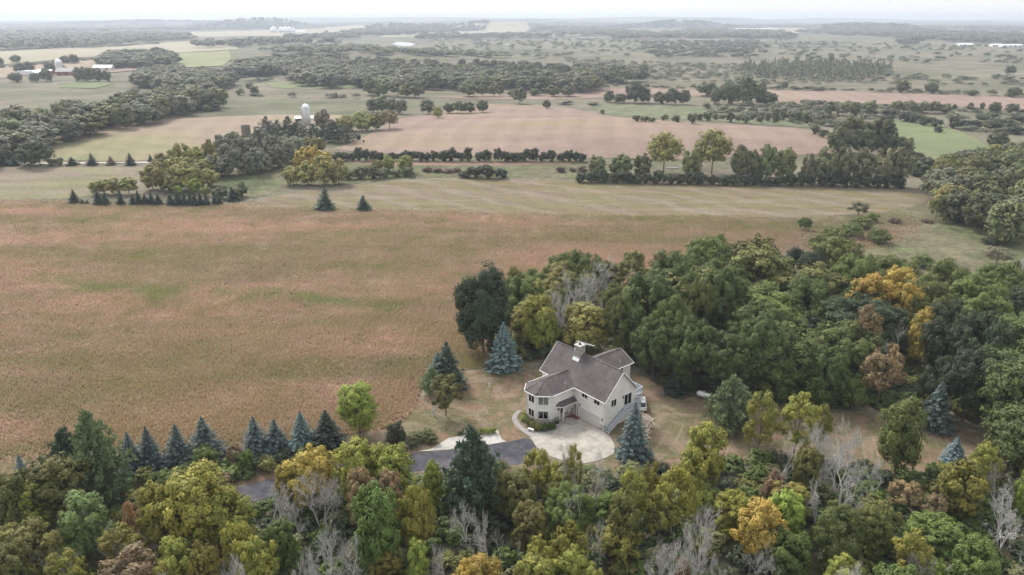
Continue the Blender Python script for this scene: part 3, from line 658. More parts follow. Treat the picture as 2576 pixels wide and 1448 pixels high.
bd = Vector((3.3, .9, 0)).normalized(); bp = Vector((-bd.y, bd.x, 0))
mba.obj('boom', M_trim, ant)
for i in range(7):
    cpt = Vector((-10.1, 3.32, 11.73)) + bd * (i * .52); hl = .75 - i * .05
    MB().bar(cpt - bp * hl, cpt + bp * hl, .022, .022).obj('element', M_trim, ant)
for (x, y, z) in ((-7.95, -1.35, 6.02), (-8.0, 12.2, 5.95)):
    v_ = MB().tube([(x, y, z - .25), (x, y, z + .42)], .07, 8).obj('vent_pipe', M_metal, house)
    MB().lathe([(.22, z - .16), (.16, z - .08), (.1, z + .1)], 10, (x, y)).obj('vent_boot', M_metal, v_)
# windows and doors
def frame_obj(name, pos, out, w, h, z0, parent, panes=2, fill='dark', fw=.075, proud=.07, mull=True, mm=M_trim):
    """pos: wall point under the middle; out: outward normal (x, y)"""
    o_ = Vector((out[0], out[1], 0)).normalized(); ang = math.atan2(o_.y, o_.x) + math.pi / 2   # local +x along the wall, local -y outward
    mb = MB()
    mb.box(-w / 2, w / 2, -proud, .02, 0, fw); mb.box(-w / 2, w / 2, -proud, .02, h - fw, h)
    mb.box(-w / 2, -w / 2 + fw, -proud, .02, fw, h - fw); mb.box(w / 2 - fw, w / 2, -proud, .02, fw, h - fw)
    if panes == 2: mb.box(-fw * .55, fw * .55, -proud + .008, .02, fw, h - fw)
    f = mb.obj(name, mm, parent); f.location = (pos[0], pos[1], z0); f.rotation_euler = (0, 0, ang)
    xs = [(-w / 2 + fw, -fw * .55), (fw * .55, w / 2 - fw)] if panes == 2 else [(-w / 2 + fw, w / 2 - fw)]
    for i, (a, b_) in enumerate(xs):
        fl = fill[i] if isinstance(fill, (list, tuple)) else fill
        MB().box(a, b_, -.012, .0, fw, h - fw).obj('backing', M_blind if fl == 'blind' else M_dark, f)
        if fl == 'curtain':
            s = 1 if i else -1; ex = b_ if i else a; inx = a if i else b_
            pts = [(ex, h - fw), (inx, h - fw), (ex * .35 + inx * .65, h * .62), (ex * .72 + inx * .28, h * .38), (ex, h * .25)]
            MB().add([(x_, -.016, z_) for x_, z_ in pts] + [(x_, -.03, z_) for x_, z_ in pts], [(0, 1, 2, 3, 4), (9, 8, 7, 6, 5)] + [(k_, (k_ + 1) % 5, 5 + (k_ + 1) % 5, 5 + k_) for k_ in range(5)]).obj('curtain', M_curtain, f)
        MB().box(a, b_, -.045, -.038, fw, h - fw).obj('pane', M_glass, f)
    return f
frame_obj('window', (-4.6, 0), (0, -1), 1.38, .82, 4.18, house)
frame_obj('window', (-1.75, 0), (0, -1), 1.38, .95, 4.12, house)
frame_obj('window', (-9.97, -7.1), (0, -1), 1.45, 1.45, 3.62, house, fill=['blind', 'dark'])
frame_obj('window', (-9.97, -7.1), (0, -1), 1.45, 1.40, 0.98, house, fill='curtain')
dv = Vector((1.8, -1.65, 0)).normalized()
frame_obj('window', (-8.025, -6.2), (dv.x, dv.y), 1.75, 1.5, 3.55, house, fill='blind')
frame_obj('window', (-8.025, -6.2), (dv.x, dv.y), 1.75, 1.5, 0.95, house, fill='curtain')
dl = Vector((-1.7, -1.65, 0)).normalized()
frame_obj('window', (-11.925, -6.25), (dl.x, dl.y), 1.5, 1.45, 3.6, house)
frame_obj('window', (-11.925, -6.25), (dl.x, dl.y), 1.5, 1.4, 0.98, house, fill='curtain')
frame_obj('window', (0, 2.1), (1, 0), 1.3, 1.35, 3.78, house)
frame_obj('window', (-7.4, 12.05), (1, 0), .8, 1.0, 4.0, house, panes=1)
frame_obj('window', (-12.75, -2.5), (-1, 0), 1.5, 1.3, 3.7, house)
frame_obj('window', (-15.1, 3.7), (-1, 0), 1.5, 1.3, 3.7, house)
sd = frame_obj('sliding_door', (0, 5.55), (1, 0), 1.85, 2.12, 2.98, house, fill=['dark', 'blind'], fw=.09)
ed = frame_obj('entry_door', (-7.2, -2.7), (1, 0), 1.0, 2.15, 0.14, house, panes=1, fw=.1)
MB().box(-.4, .4, -.06, -.046, .1, .95).obj('lower_panel', M_door_tan, ed); MB().box(-.4, .4, -.064, -.046, .95, 1.02).obj('cross_rail', M_trim, ed)
MB().box(.3, .36, -.11, -.064, .98, 1.1).obj('handle', M_black, ed)
sdo = MB().box(-6.78, -6.08, -.05, .01, .1, 2.08).obj('side_door', M_door_brown, house)
MB().box(-6.60, -6.26, -.058, -.05, 1.5, 1.9).obj('pane', M_dark, sdo); MB().box(-6.2, -6.14, -.11, -.05, 1.0, 1.1).obj('handle', M_black, sdo)
MB().box(-6.86, -6.78, -.06, .01, .1, 2.16).obj('door_jamb', M_trim, sdo); MB().box(-6.08, -6.0, -.06, .01, .1, 2.16).obj('door_jamb', M_trim, sdo)
gd = MB().box(-5.9, -5.76, -.06, .02, .1, 2.27).box(-.86, -.72, -.06, .02, .1, 2.27).box(-5.76, -.86, -.06, .02, 2.13, 2.27).obj('garage_door', M_trim, house)
for i in range(4): MB().box(-5.755, -.865, -.025, .01, .1 + i * .508, .1 + i * .508 + .5).obj('panel', M_garage, gd)
for (px_, py_, nx, ny, z) in ((-6.0 + .35, 0, 0, -1, 2.35), (-.36, 0, 0, -1, 1.75), (0, 4.35, 1, 0, 4.6), (-7.2, -3.6, 1, 0, 2.1)):
    MB().box(px_ - .09 + nx * .1, px_ + .09 + nx * .1, py_ - .09 + ny * .1, py_ + .09 + ny * .1, z, z + .3).obj('wall_lamp', M_black, house)
# stone veneer
fdn = Vector((-1.7, -1.65, 0)).normalized()
vsegs = [((-7.2, -.05), (-7.2, -2.1), (1, 0), 0, 1.5), ((-7.2, -3.3), (-7.2, -5.3), (1, 0), 0, 1.25), ((-7.2, -5.3), (-8.85, -7.1), (dv.x, dv.y), 0, .93), ((-8.85, -7.1), (-11.1, -7.1), (0, -1), 0, .93), ((-11.1, -7.1), (-12.75, -5.4), (fdn.x, fdn.y), 0, .93),
         ((-12.75, -5.4), (-12.75, 0), (-1, 0), 0, .93), ((-.7, 0), (0.02, 0), (0, -1), 0, 1.05), ((0, 0), (0, .5), (1, 0), 0, 1.0)]
stones(vsegs, 'stone_veneer', house, True, 8)
# stair, deck and railing on the gable end; deck behind
st = MB().bar((.10, -.15, .02), (.10, 4.6, 2.80), .05, .26).bar((1.18, -.15, .02), (1.18, 4.6, 2.80), .05, .26).obj('staircase', M_rail, house)
for i in range(14):
    y = -.12 + i * .335; z = .21 + i * .196
    MB().box(.13, 1.15, y, y + .29, z - .04, z).obj('tread', M_deck, st)
mbh = MB().bar((1.18, -.1, 1.1), (1.18, 4.6, 3.85), .07, .07)
for i in range(34):
    y = -.05 + i * .137; mbh.bar((1.18, y, .18 + y * .585), (1.18, y, 1.1 + (y + .1) * .585), .03, .03)
mbh.obj('handrail', M_rail, st)
def deck(x0_, x1_, y0_, y1_, rails, boards_along_x):
    mb = MB().box(x0_, x1_, y0_, y1_, 2.55, 2.80); d_ = mb.obj('deck', M_rail, house)
    if boards_along_x:
        y = y0_
        while y < y1_ - .05: MB().box(x0_, x1_, y, min(y + .135, y1_), 2.804, 2.84).obj('board', M_deck, d_); y += .145
    else:
        x = x0_
        while x < x1_ - .05: MB().box(x, min(x + .135, x1_), y0_, y1_, 2.804, 2.84).obj('board', M_deck, d_); x += .145
    for (a, b_) in rails:
        a = Vector((*a, 0)); b_ = Vector((*b_, 0)); L = (b_ - a).length; n = int(L / .125)
        mb = MB().bar(a + Vector((0, 0, 3.88)), b_ + Vector((0, 0, 3.88)), .11, .05).bar(a + Vector((0, 0, 2.98)), b_ + Vector((0, 0, 2.98)), .05, .07)
        for i in range(n + 1):
            q = a.lerp(b_, i / n); mb.bar(q + Vector((0, 0, 2.98)), q + Vector((0, 0, 3.86)), .05, .05)
        mb.obj('railing', M_rail, d_)
    for (x, y) in {(x1_ - .08, y0_ + .08), (x1_ - .08, y1_ - .08)}:
        MB().box(x - .06, x + .06, y - .06, y + .06, 0, 2.55).obj('post', M_rail, d_)
deck(0.03, 1.32, 4.6, 7.45, [((1.27, 4.65), (1.27, 7.4)), ((1.27, 7.4), (.05, 7.4))], True)
deck(-7.3, -1.5, 7.5, 11.2, [((-1.55, 7.6), (-1.55, 11.15)), ((-1.55, 11.15), (-7.2, 11.15))], False)

# ------------------------------------------------------------------ around the house
M_white = plain('white_paint', (0.78, 0.78, 0.78), 0.4, var=0.06)
tank = empty('propane_tank', (*gp(1770, 1003), 0), HYAW + 0.2, 'white horizontal propane tank at the lawn edge behind the house', 'tank')
prof = [(.01, -1.35), (.28, -1.3), (.46, -1.1), (.5, -.9), (.5, .9), (.46, 1.1), (.28, 1.3), (.01, 1.35)]
tb = MB(); vs_ = []; n_ = 16
tb.lathe(prof, n_); tb.v = [(z, x, y + .75) for x, y, z in tb.v]; tb.obj('tank_shell', M_white, tank, True)
MB().lathe([(.2, 1.2), (.2, 1.42), (.15, 1.47)], 12).obj('valve_dome', M_metal, tank)
for x in (-.8, .8): MB().box(x - .08, x + .08, -.35, .35, 0, .35).obj('foot', M_mortar, tank)
# white car parked beside the deck
cp = hw(-0.1, 9.6) + Vector((.15, 2.2, 0)); car = empty('parked_car', cp, math.radians(84), 'white car with dark rear window parked beyond the deck rail', 'car')
M_car = plain('white_car_paint', (0.72, 0.73, 0.75), 0.25, var=0.02); M_tyre = plain('tyre_rubber', (0.02, 0.02, 0.02), 0.9)
def loft(secs, name, m, parent):
    n = len(secs[0]); mb = MB(); fs = []
    for i in range(len(secs) - 1):
        for k_ in range(n):
            k3 = (k_ + 1) % n; fs.append((i * n + k_, i * n + k3, (i + 1) * n + k3, (i + 1) * n + k_))
    fs += [tuple(range(n - 1, -1, -1)), tuple((len(secs) - 1) * n + k_ for k_ in range(n))]
    return mb.add([q for s in secs for q in s], fs).obj(name, m, parent, True)
def sec(x, w, z0, z1, r=.12): return [(x, -w, z0 + r), (x, -w, z1 - r), (x, -w + r, z1), (x, w - r, z1), (x, w, z1 - r), (x, w, z0 + r), (x, w - r, z0), (x, -w + r, z0)]
loft([sec(-2.3, .75, .45, .85), sec(-2.1, .88, .3, 1.0), sec(-1.2, .9, .28, 1.05), sec(1.0, .9, .28, 1.02), sec(1.9, .86, .3, .92), sec(2.3, .72, .42, .75)], 'body', M_car, car)
loft([sec(-2.15, .70, .95, 1.1, .05), sec(-1.75, .66, .98, 1.6, .1), sec(.1, .66, .98, 1.64, .1), sec(.95, .70, .95, 1.1, .05)], 'cabin', plain('tinted_glass', (0.02, 0.025, 0.03), 0.1, var=0.02), car)
loft([sec(-1.82, .60, 1.58, 1.66, .03), sec(-.8, .63, 1.6, 1.72, .04), sec(.15, .60, 1.6, 1.67, .03)], 'roof', M_car, car)
for x in (-1.4, 1.4):
    for s in (-1, 1):
        wmb = MB().lathe([(.05, -.1), (.33, -.1), (.36, -.05), (.36, .05), (.33, .1), (.05, .1)], 16); wmb.v = [(a + x, c_ + s * .84, b_ + .36) for a, b_, c_ in wmb.v]; wh = wmb.obj('wheel', M_tyre, car)
        rmb = MB().lathe([(.05, -.11), (.2, -.11), (.2, .11), (.05, .11)], 12); rmb.v = [(a + x, c_ + s * .84, b_ + .36) for a, b_, c_ in rmb.v]; rmb.obj('rim', M_metal, wh)
for s in (-1, 1): MB().box(-2.33, -2.2, s * .68 - .1, s * .68 + .1, .72, .86).obj('tail_lamp', plain('red_lens', (0.35, 0.02, 0.02), 0.2), car)
MB().box(-2.42, -2.2, -.82, .82, .42, .58).obj('bumper', M_car, car)
# firewood heap under the spruce
wp_ = hw(3.4, 6.3); wood = empty('firewood_pile', wp_, HYAW - math.radians(135), 'heap of pale split firewood behind the blue spruce beside the stairs', 'firewood')
M_log = plain('split_wood', (0.50, 0.43, 0.34), 0.85, var=0.25, scale=4)
lrnd = random.Random(5); lmeshes = []
for i in range(4):
    mbl = MB(); a = [(.16, 0), (.02, .14), (-.14, .05), (-.08, -.12)]
    mbl.add([(-.42, y, z) for y, z in a] + [(.42, y * .9, z * 1.05) for y, z in a], [(0, 1, 2, 3), (7, 6, 5, 4)] + [(k_, (k_ + 1) % 4, 4 + (k_ + 1) % 4, 4 + k_) for k_ in range(4)]); lmeshes.append(mbl.mesh('log'))
for i in range(110):
    y = lrnd.gauss(0, 1.9); x = lrnd.gauss(0, .55); hmax = max(.15, 1.25 - abs(x) * .9 - abs(y) * .25)
    o = link('log', lmeshes[i % 4], M_log, wood); o.location = (x, y, lrnd.uniform(.08, hmax)); o.rotation_euler = (lrnd.uniform(-.4, .4), lrnd.uniform(-.5, .5), lrnd.uniform(0, 6.3)); s = lrnd.uniform(.9, 1.5); o.scale = (s, s, s)
# small things on the lawn
def Z4(x, y): return ((x / 5.5706 + 1160) / 1.1646, (y / 5.5706 + 1080) / 1.1646)
def stake(name, px, label, h=1.0, m=M_white, r=.045):
    e_ = empty(name, (*gp(*px), 0.05), 0, label, 'post'); MB().tube([(0, 0, 0), (0, 0, h * .55)], r, 6).obj('shaft', M_joint, e_); MB().tube([(0, 0, h * .55), (0.03, 0, h)], r * 1.25, 6).obj('white_top', m, e_)
stake('marker_post', Z4(487, 692), 'white-topped marker post on the lawn left of the half-bare tree', 1.5)
stake('marker_post', Z4(462, 520), 'white marker post at the prairie edge behind the half-bare tree', 1.5)
stake('well_marker', (1603, 1006), 'short dark pipe post on the lawn right of the deck', 1.0, M_black)
wb = empty('water_well', (*gp(*Z4(1527, 325)), .05), .5, 'small white well head on a ring of dry plants in the lawn', 'well'); MB().tube([(0, 0, 0), (0, 0, .75)], .11, 10).obj('casing', M_white, wb); MB().box(-.16, .16, -.16, .16, .75, .95).obj('cap', M_metal, wb)
lp = empty('garden_lamp', (*gp(*((1615.7 / 1.1646), 1248 / 1.1646)), .1), 0, 'thin white garden lamp post beside the octagonal wing', 'lamp'); MB().tube([(0, 0, 0), (0, 0, 1.55)], .035, 6).obj('post', M_white, lp); MB().lathe([(.06, 1.55), (.11, 1.62), (.11, 1.75), (.03, 1.82)], 8).obj('lantern', M_white, lp)
bn = empty('garden_bench', (*gp(1555 / 1.1646, 1265 / 1.1646), .1), .35 + HYAW, 'low pale bench between the flower bed and the walk', 'bench'); MB().box(-.55, .55, -.17, .17, .36, .43).obj('seat', M_trim, bn)
for x in (-.42, .42): MB().box(x - .06, x + .06, -.15, .15, 0, .36).obj('leg', M_trim, bn)
pl = empty('planter', (*hw(-6.55, -4.4, .11),), 0, 'round dark planter with a pale plant by the porch', 'planter'); MB().lathe([(.22, 0), (.32, .05), (.36, .45), (.31, .45), (.29, .38)], 14).obj('pot', M_black, pl)
mbq = MB(); prn = random.Random(3)
for i in range(40):
    a_ = prn.uniform(0, 6.3); t_ = prn.uniform(.1, .4); e2 = (math.cos(a_) * t_, math.sin(a_) * t_, .4 + prn.uniform(.3, .8)); mbq.tube([(0, 0, .38), (e2[0] * .5, e2[1] * .5, e2[2] * .8), e2], [.02, .018, .006], 3)
mbq.obj('foliage', plain('pale_leaf', (0.35, 0.34, 0.26), 0.8), pl)
rp = MB().lathe([(1.15, .1), (1.15, .24), (1.0, .26), (0.98, .16), (.02, .15)], 24).obj('round_step', plain('paver_step', (0.30, 0.275, 0.25), 0.9, var=0.2), None); rp.location = hw(-5.6, -2.3); tag(rp, 'round grey paver step in front of the porch', 'step')
mulch = sheet_xy('mulch_bed', [tuple(hw(*q)[:2]) for q in ((-7.15, -.1), (-7.15, -1.9), (-5.9, -1.7), (-5.2, -1.0), (-5.3, -.1))], plain('red_mulch', (0.15, 0.055, 0.045), 0.95, var=0.3, scale=4), 0.135, .6); tag(mulch, kind='structure')
# ------------------------------------------------------------------ vegetation: materials and prototypes (unit height, unit crown width)
def foliage_mat(name, trans=0.14, rough=0.65):
    m, nt, b = new_mat(name)
    oi = nt.nodes.new('ShaderNodeObjectInfo'); at = nt.nodes.new('ShaderNodeVertexColor'); at.layer_name = 'Col'
    c = mix(nt, oi.outputs['Color'], at.outputs['Color'], 1.0, 'MULTIPLY')
    hs = nt.nodes.new('ShaderNodeHueSaturation'); nt.links.new(c, hs.inputs['Color'])
    nt.links.new(mrange(nt, oi.outputs['Random'], 0, 1, 0.490, 0.508), hs.inputs['Hue']); nt.links.new(mrange(nt, oi.outputs['Random'], 0, 1, 0.80, 1.22), hs.inputs['Value'])
    nt.links.new(hs.outputs[0], b.inputs['Base Color']); b.inputs['Roughness'].default_value = rough; b.inputs['Specular IOR Level'].default_value = 0.25
    out = [n for n in nt.nodes if n.type == 'OUTPUT_MATERIAL'][0]
    tl = nt.nodes.new('ShaderNodeBsdfTranslucent'); nt.links.new(hs.outputs[0], tl.inputs['Color'])
    ms = nt.nodes.new('ShaderNodeMixShader'); ms.inputs[0].default_value = trans
    nt.links.new(b.outputs[0], ms.inputs[1]); nt.links.new(tl.outputs[0], ms.inputs[2]); nt.links.new(ms.outputs[0], out.inputs['Surface'])
    return m
M_leaf = foliage_mat('foliage'); M_needle = foliage_mat('needles', 0.1)
M_bark = plain('bark', (0.16, 0.135, 0.11), 0.95, var=0.3, scale=3)
M_dead = plain('bleached_dead_wood', (0.49, 0.475, 0.45), 0.9, var=0.25, scale=2)
def unit(v): return v / (np.linalg.norm(v, axis=-1, keepdims=True) + 1e-9)
def leaf_quads(rng, C, N, size, col, aspect=0.82):
    n = len(C); t = unit(np.cross(N, rng.normal(size=(n, 3)))); b_ = np.cross(N, t)
    s = (size * rng.uniform(.6, 1.35, (n, 1)))
    t = t * s; b_ = b_ * s * aspect
    bend = N * s * rng.uniform(-.25, .25, (n, 1))
    V = np.stack([C - t, C - b_ + bend, C + t, C + b_ + bend], 1).reshape(-1, 3)
    return V, np.arange(n * 4).reshape(-1, 4), np.repeat(col, 4, 0)
def branch_tubes(mb, pts, r0, r1, n): mb.tube(pts, list(np.linspace(r0, r1, len(pts))), n, False)
def broad(seed, nl=14, lr=.40, ns=12, sr=.15, leaves=9000, leaf=.02, zc=.57, rz=.43, rx=.5, low=-.35, open_=0.0, hue=.10, hi=True, name='crown', flat_top=0.0, trunk_r=.022):
    rng = np.random.default_rng(seed)
    i = np.arange(nl) + .5; ph = i * 2.39996 + rng.uniform(0, 6); cz = 1 - (1 - low) * i / nl
    st_ = np.sqrt(np.maximum(0, 1 - cz ** 2)); D = np.stack([st_ * np.cos(ph), st_ * np.sin(ph), cz], 1) + rng.normal(0, .16, (nl, 3)); D = unit(D)
    lrad = lr * rx * rng.uniform(.75, 1.25, nl)
    LC = D * np.array([rx, rx, rz]) * (1 - lrad[:, None] / rx * .8) * rng.uniform(.82, 1.06, (nl, 1)); LC[:, 2] += zc
    SD = unit(rng.normal(size=(nl, ns, 3)) + D[:, None, :] * .75 + np.array([0, 0, .25]))
    SCn = (LC[:, None, :] + SD * lrad[:, None, None] * rng.uniform(.55, 1.0, (nl, ns, 1))).reshape(-1, 3)
    SO = unit(SD.reshape(-1, 3) + np.repeat(D, ns, 0) * .6)
    srad = sr * rx * rng.uniform(.6, 1.35, nl * ns)
    keep = rng.uniform(size=nl * ns) > open_
    SCn, SO, srad = SCn[keep], SO[keep], srad[keep]; m = len(SCn)
    scol = 1 + rng.normal(0, 1, (m, 1)) * np.array([[hue * 1.1, hue * .85, hue * .8]]) ; scol *= rng.uniform(.84, 1.16, (m, 1))
    per = np.maximum(3, (leaves * srad ** 2 / (srad ** 2).sum()).astype(int)); idx = np.repeat(np.arange(m), per); n = len(idx)
    dd = unit(rng.normal(size=(n, 3)) + SO[idx] * .55 + np.array([0, 0, .2]))
    C = SCn[idx] + dd * (srad[idx] * rng.uniform(.55, 1.12, n))[:, None] * np.array([1, 1, .82])
    C[:, 2] = np.maximum(C[:, 2], .02)
    N = unit(dd * 1.0 + SO[idx] * .4 + np.array([0, 0, .3]) + rng.normal(0, .2, (n, 3)))
    col = scol[idx] * rng.uniform(.78, 1.22, (n, 1)) * (1 + rng.normal(0, .05, (n, 3)))
    nc = n // 6; ji = rng.integers(0, nl, nc); dc = unit(rng.normal(size=(nc, 3)))                    # leaves deep inside, so that light does not leak through
    C = np.concatenate([C, LC[ji] + dc * (lrad[ji] * rng.uniform(.3, .8, nc))[:, None]]); N = np.concatenate([N, dc]); col = np.concatenate([col, rng.uniform(.8, 1.15, (nc, 1)) * np.ones((1, 3))])
    V, F, cc = leaf_quads(rng, C, N, leaf * np.concatenate([np.ones((n, 1)), np.full((nc, 1), 2.0)]), np.clip(col, .3, 1.9))
    k_ = fit(V); V = V * k_; LC = LC * k_
    crown = mesh_np(name, V, F, cc); crown.materials.append(M_leaf)
    mb = MB(); jit = lambda s: Vector(rng.normal(0, s, 3))
    top = Vector((0, 0, zc + .1))
    branch_tubes(mb, [Vector((0, 0, -.02)), Vector((0, 0, .2)) + jit(.006), Vector((0, 0, .42)) + jit(.015), top + jit(.02)], trunk_r, trunk_r * .35, 7 if hi else 5)
    order = np.argsort(-lrad)[: (9 if hi else 5)]
    for j in order:
        e = Vector(LC[j]); s0 = Vector((0, 0, rng.uniform(.22, .45)))
        branch_tubes(mb, [s0, s0.lerp(e, .5) + Vector((0, 0, .03)), e], trunk_r * .5, trunk_r * .13, 4)
    tr = mb.mesh('trunk'); tr.materials.append(M_bark)
    return tr, crown
def fit(V):
    r = np.quantile(np.hypot(V[:, 0], V[:, 1]), .975); zt = np.quantile(V[:, 2], .9985)
    return np.array([.5 / r, .5 / r, 1 / zt])
def spruce(seed, whorls=26, nb=13, q=10, droop=.16, name='crown', base=.04, power=.80, dense=1.15):
    rng = np.random.default_rng(seed); Cs, Ns, Cl, Sz = [], [], [], []
    zs = np.linspace(base, .985, whorls)
    for w, z in enumerate(zs):
        L = .5 * (1 - z) ** power * 1.02 + .012; kb = max(4, int(nb * (.45 + .55 * (1 - z))))
        for k_ in range(kb):
            a = 2 * math.pi * (k_ + rng.uniform(-.35, .35)) / kb + w * 1.3; l = L * rng.uniform(.62, 1.2); zz = z + rng.uniform(-.012, .012)
            n = max(3, int(q * (.35 + l / .5)))
            t = np.linspace(.22, 1, n)
            px_ = np.cos(a) * t * l; py_ = np.sin(a) * t * l; pz = zz - droop * l * t * 1.1 + .10 * l * t ** 3
            for s in (-1, 0, 1):
                wd = (1 - t * .75) * l * .30 * s
                C = np.stack([px_ - np.sin(a) * wd, py_ + np.cos(a) * wd, pz - abs(s) * .006 + rng.normal(0, .004, n)], 1)
                Nn = unit(np.stack([np.cos(a) * .35 + rng.normal(0, .3, n), np.sin(a) * .35 + rng.normal(0, .3, n), np.full(n, .85)], 1))
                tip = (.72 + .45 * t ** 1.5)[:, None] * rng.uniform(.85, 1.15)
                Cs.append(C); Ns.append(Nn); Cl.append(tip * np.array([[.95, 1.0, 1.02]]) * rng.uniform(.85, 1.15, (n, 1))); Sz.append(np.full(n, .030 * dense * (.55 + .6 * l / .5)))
    C = np.concatenate(Cs); N = np.concatenate(Ns); col = np.concatenate(Cl); sz = np.concatenate(Sz)[:, None]
    rad = unit(np.stack([C[:, 0], C[:, 1], np.full(len(C), -.02)], 1)); t = unit(rad + rng.normal(0, .45, C.shape)); b_ = np.cross(N, t)
    s = sz * rng.uniform(.8, 1.3, sz.shape)
    V = np.stack([C - t * s, C - b_ * s * .55 + [0, 0, -.004], C + t * s * 1.2 + [0, 0, -.006], C + b_ * s * .55 + [0, 0, -.004]], 1).reshape(-1, 3)
    V = V * fit(V)
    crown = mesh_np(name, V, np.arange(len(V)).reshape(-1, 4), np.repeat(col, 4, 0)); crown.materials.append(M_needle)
    mb = MB(); branch_tubes(mb, [(0, 0, -.02), (0, 0, .4), (0, 0, .97)], .018, .003, 6); tr = mb.mesh('trunk'); tr.materials.append(M_bark)
    return tr, crown
def pine(seed, tiers=13, nb=9, tufts=9, nq=13, up=.16, base=.10, name='crown'):
    rng = np.random.default_rng(seed); P = []; O = []; R = []; mb = MB()
    branch_tubes(mb, [(0, 0, -.02), (0, 0, .5), (0, 0, .96)], .022, .004, 6)
    for z in np.linspace(base, .97, tiers):
        env = .5 * min(1.0, (1.02 - z) * 1.75) * (0.75 + .25 * min(1, z / .3))
        k0 = max(3, int(nb * (.5 + env)))
        for k_ in range(k0):
            a = 2 * math.pi * (k_ + rng.uniform(-.4, .4)) / k0 + z * 9; l = env * rng.uniform(.6, 1.12) + .02; zz = z + rng.uniform(-.03, .03)
            e = Vector((math.cos(a) * l, math.sin(a) * l, min(1.0, zz + up * l)))
            branch_tubes(mb, [Vector((0, 0, zz - .02)), e], .007, .002, 3)
            for t in np.linspace(.35, 1, max(2, int(tufts * (.4 + l)))):
                c = np.array([math.cos(a) * l * t, math.sin(a) * l * t, zz + up * l * t]) + rng.normal(0, .022, 3)
                P.append(c); O.append(unit(np.array([math.cos(a) * .5, math.sin(a) * .5, .8]))); R.append(.066 * rng.uniform(.7, 1.3))
    P = np.array(P); O = np.array(O); R = np.array(R); m = len(P); idx = np.repeat(np.arange(m), nq); n = len(idx)
    d = unit(O[idx] * .6 + rng.normal(0, .75, (n, 3))); C = P[idx] + d * R[idx][:, None] * .55
    tc = rng.uniform(.78, 1.2, (m, 1)); col = np.repeat(tc, nq, 0) * rng.uniform(.8, 1.2, (n, 1)) * np.ones((1, 3))
    t = d; s = R[idx][:, None] * .62; N = unit(np.cross(t, rng.normal(size=(n, 3)))); b_ = np.cross(N, t)
    V = np.stack([C - t * s, C - b_ * s * .3, C + t * s, C + b_ * s * .3], 1).reshape(-1, 3)
    k_ = fit(V); V = V * k_; mb.v = [(x * k_[0], y * k_[1], z * k_[2]) for x, y, z in mb.v]
    crown = mesh_np(name, V, np.arange(n * 4).reshape(-1, 4), np.repeat(col, 4, 0)); crown.materials.append(M_needle)
    tr = mb.mesh('trunk'); tr.materials.append(M_bark); return tr, crown
def bare(seed, stems=1, levels=5, spread=.55, up=.35, thin=1.0, lean=0.0, start=.25, nb=(2, 3)):
    rnd = random.Random(seed); tk = MB(); br = MB()
    def grow(p, d, L, r, lev):
        n = 3 if lev > 1 else 2; pts = [p]; q = p
        for i in range(n):
            d = (d + Vector((rnd.gauss(0, .16), rnd.gauss(0, .16), rnd.gauss(.04, .1)))).normalized(); q = q + d * (L / n); pts.append(q)
        r1 = max(r * .62, .0022 * thin)
        (tk if lev >= levels - 1 else br).tube(pts, list(np.linspace(r, r1, len(pts))), 5 if lev >= levels - 1 else 3, False)
        if lev <= 0: return
        for k_ in range(rnd.randint(*nb) + (1 if lev <= 2 else 0)):
            t = rnd.uniform(.35, 1.0) if k_ else 1.0
            f = t * n; i = min(int(f), n - 1); s0 = pts[i].lerp(pts[i + 1], f - i)
            side = Vector((rnd.gauss(0, 1), rnd.gauss(0, 1), rnd.gauss(0, .6))); side = (side - d * side.dot(d)).normalized()
            nd = (d * (1 - spread * .55) + side * spread * rnd.uniform(.5, 1.2) + Vector((0, 0, up * rnd.uniform(.2, 1)))).normalized()
            grow(s0, nd, L * rnd.uniform(.55, .82), max(r1 * rnd.uniform(.6, .85), .0022 * thin), lev - 1)
    for s in range(stems):
        a = rnd.uniform(0, 6.3); k_ = .0 if stems == 1 else .35
        d = Vector((math.cos(a) * k_ + lean, math.sin(a) * k_, 1)).normalized()
        grow(Vector((math.cos(a) * .02 * (stems > 1), math.sin(a) * .02 * (stems > 1), -.02)), d, start,   .021 if stems == 1 else .017, levels)
    allv = np.array(tk.v + br.v); zt = allv[:, 2].max(); wx = max(np.abs(allv[:, :2]).max() * 2, .2)
    for m_ in (tk, br): m_.v = [(x / wx, y / wx, z / zt) for x, y, z in m_.v]
    a_ = tk.mesh('trunk'); b_ = br.mesh('branches'); a_.materials.append(M_dead); b_.materials.append(M_dead)
    return a_, b_
P = {}
P['oak'] = [broad(100 + i, 20, .34, 18, .118, 16500, .0118, hue=.07, low=-.6) for i in range(5)]
P['loose'] = [broad(200 + i, 20, .42, 15, .16, 10500, .0122, open_=.30, hue=.14, rx=.33, rz=.47, zc=.54, low=-.85) for i in range(6)]
P['sparse'] = [broad(300 + i, 16, .38, 12, .15, 4200, .012, open_=.38, hue=.14, rx=.32, low=-.6, rz=.45, zc=.55) for i in range(4)]
P['dense'] = [broad(350 + i, 28, .40, 16, .16, 20000, .0115, rx=.38, zc=.5, rz=.5, low=-.92, hue=.06) for i in range(2)]
P['bush'] = [broad(400 + i, 12, .45, 12, .17, 5000, .019, zc=.5, rz=.5, low=-.8, hue=.1, trunk_r=.02) for i in range(3)]
P['tall'] = [broad(450 + i, 22, .44, 13, .17, 10500, .0125, rx=.34, zc=.52, rz=.48, low=-.85, hue=.09) for i in range(3)]
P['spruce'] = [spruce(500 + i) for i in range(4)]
P['pine'] = [pine(600 + i) for i in range(4)]
P['bare'] = [bare(700 + i, 1, 5, .86, .20, .62, start=.27, nb=(3, 3)) for i in range(6)]
P['bare_fan'] = [bare(740 + i, 3, 5, .72, .24, .62, start=.30, nb=(3, 3)) for i in range(4)]
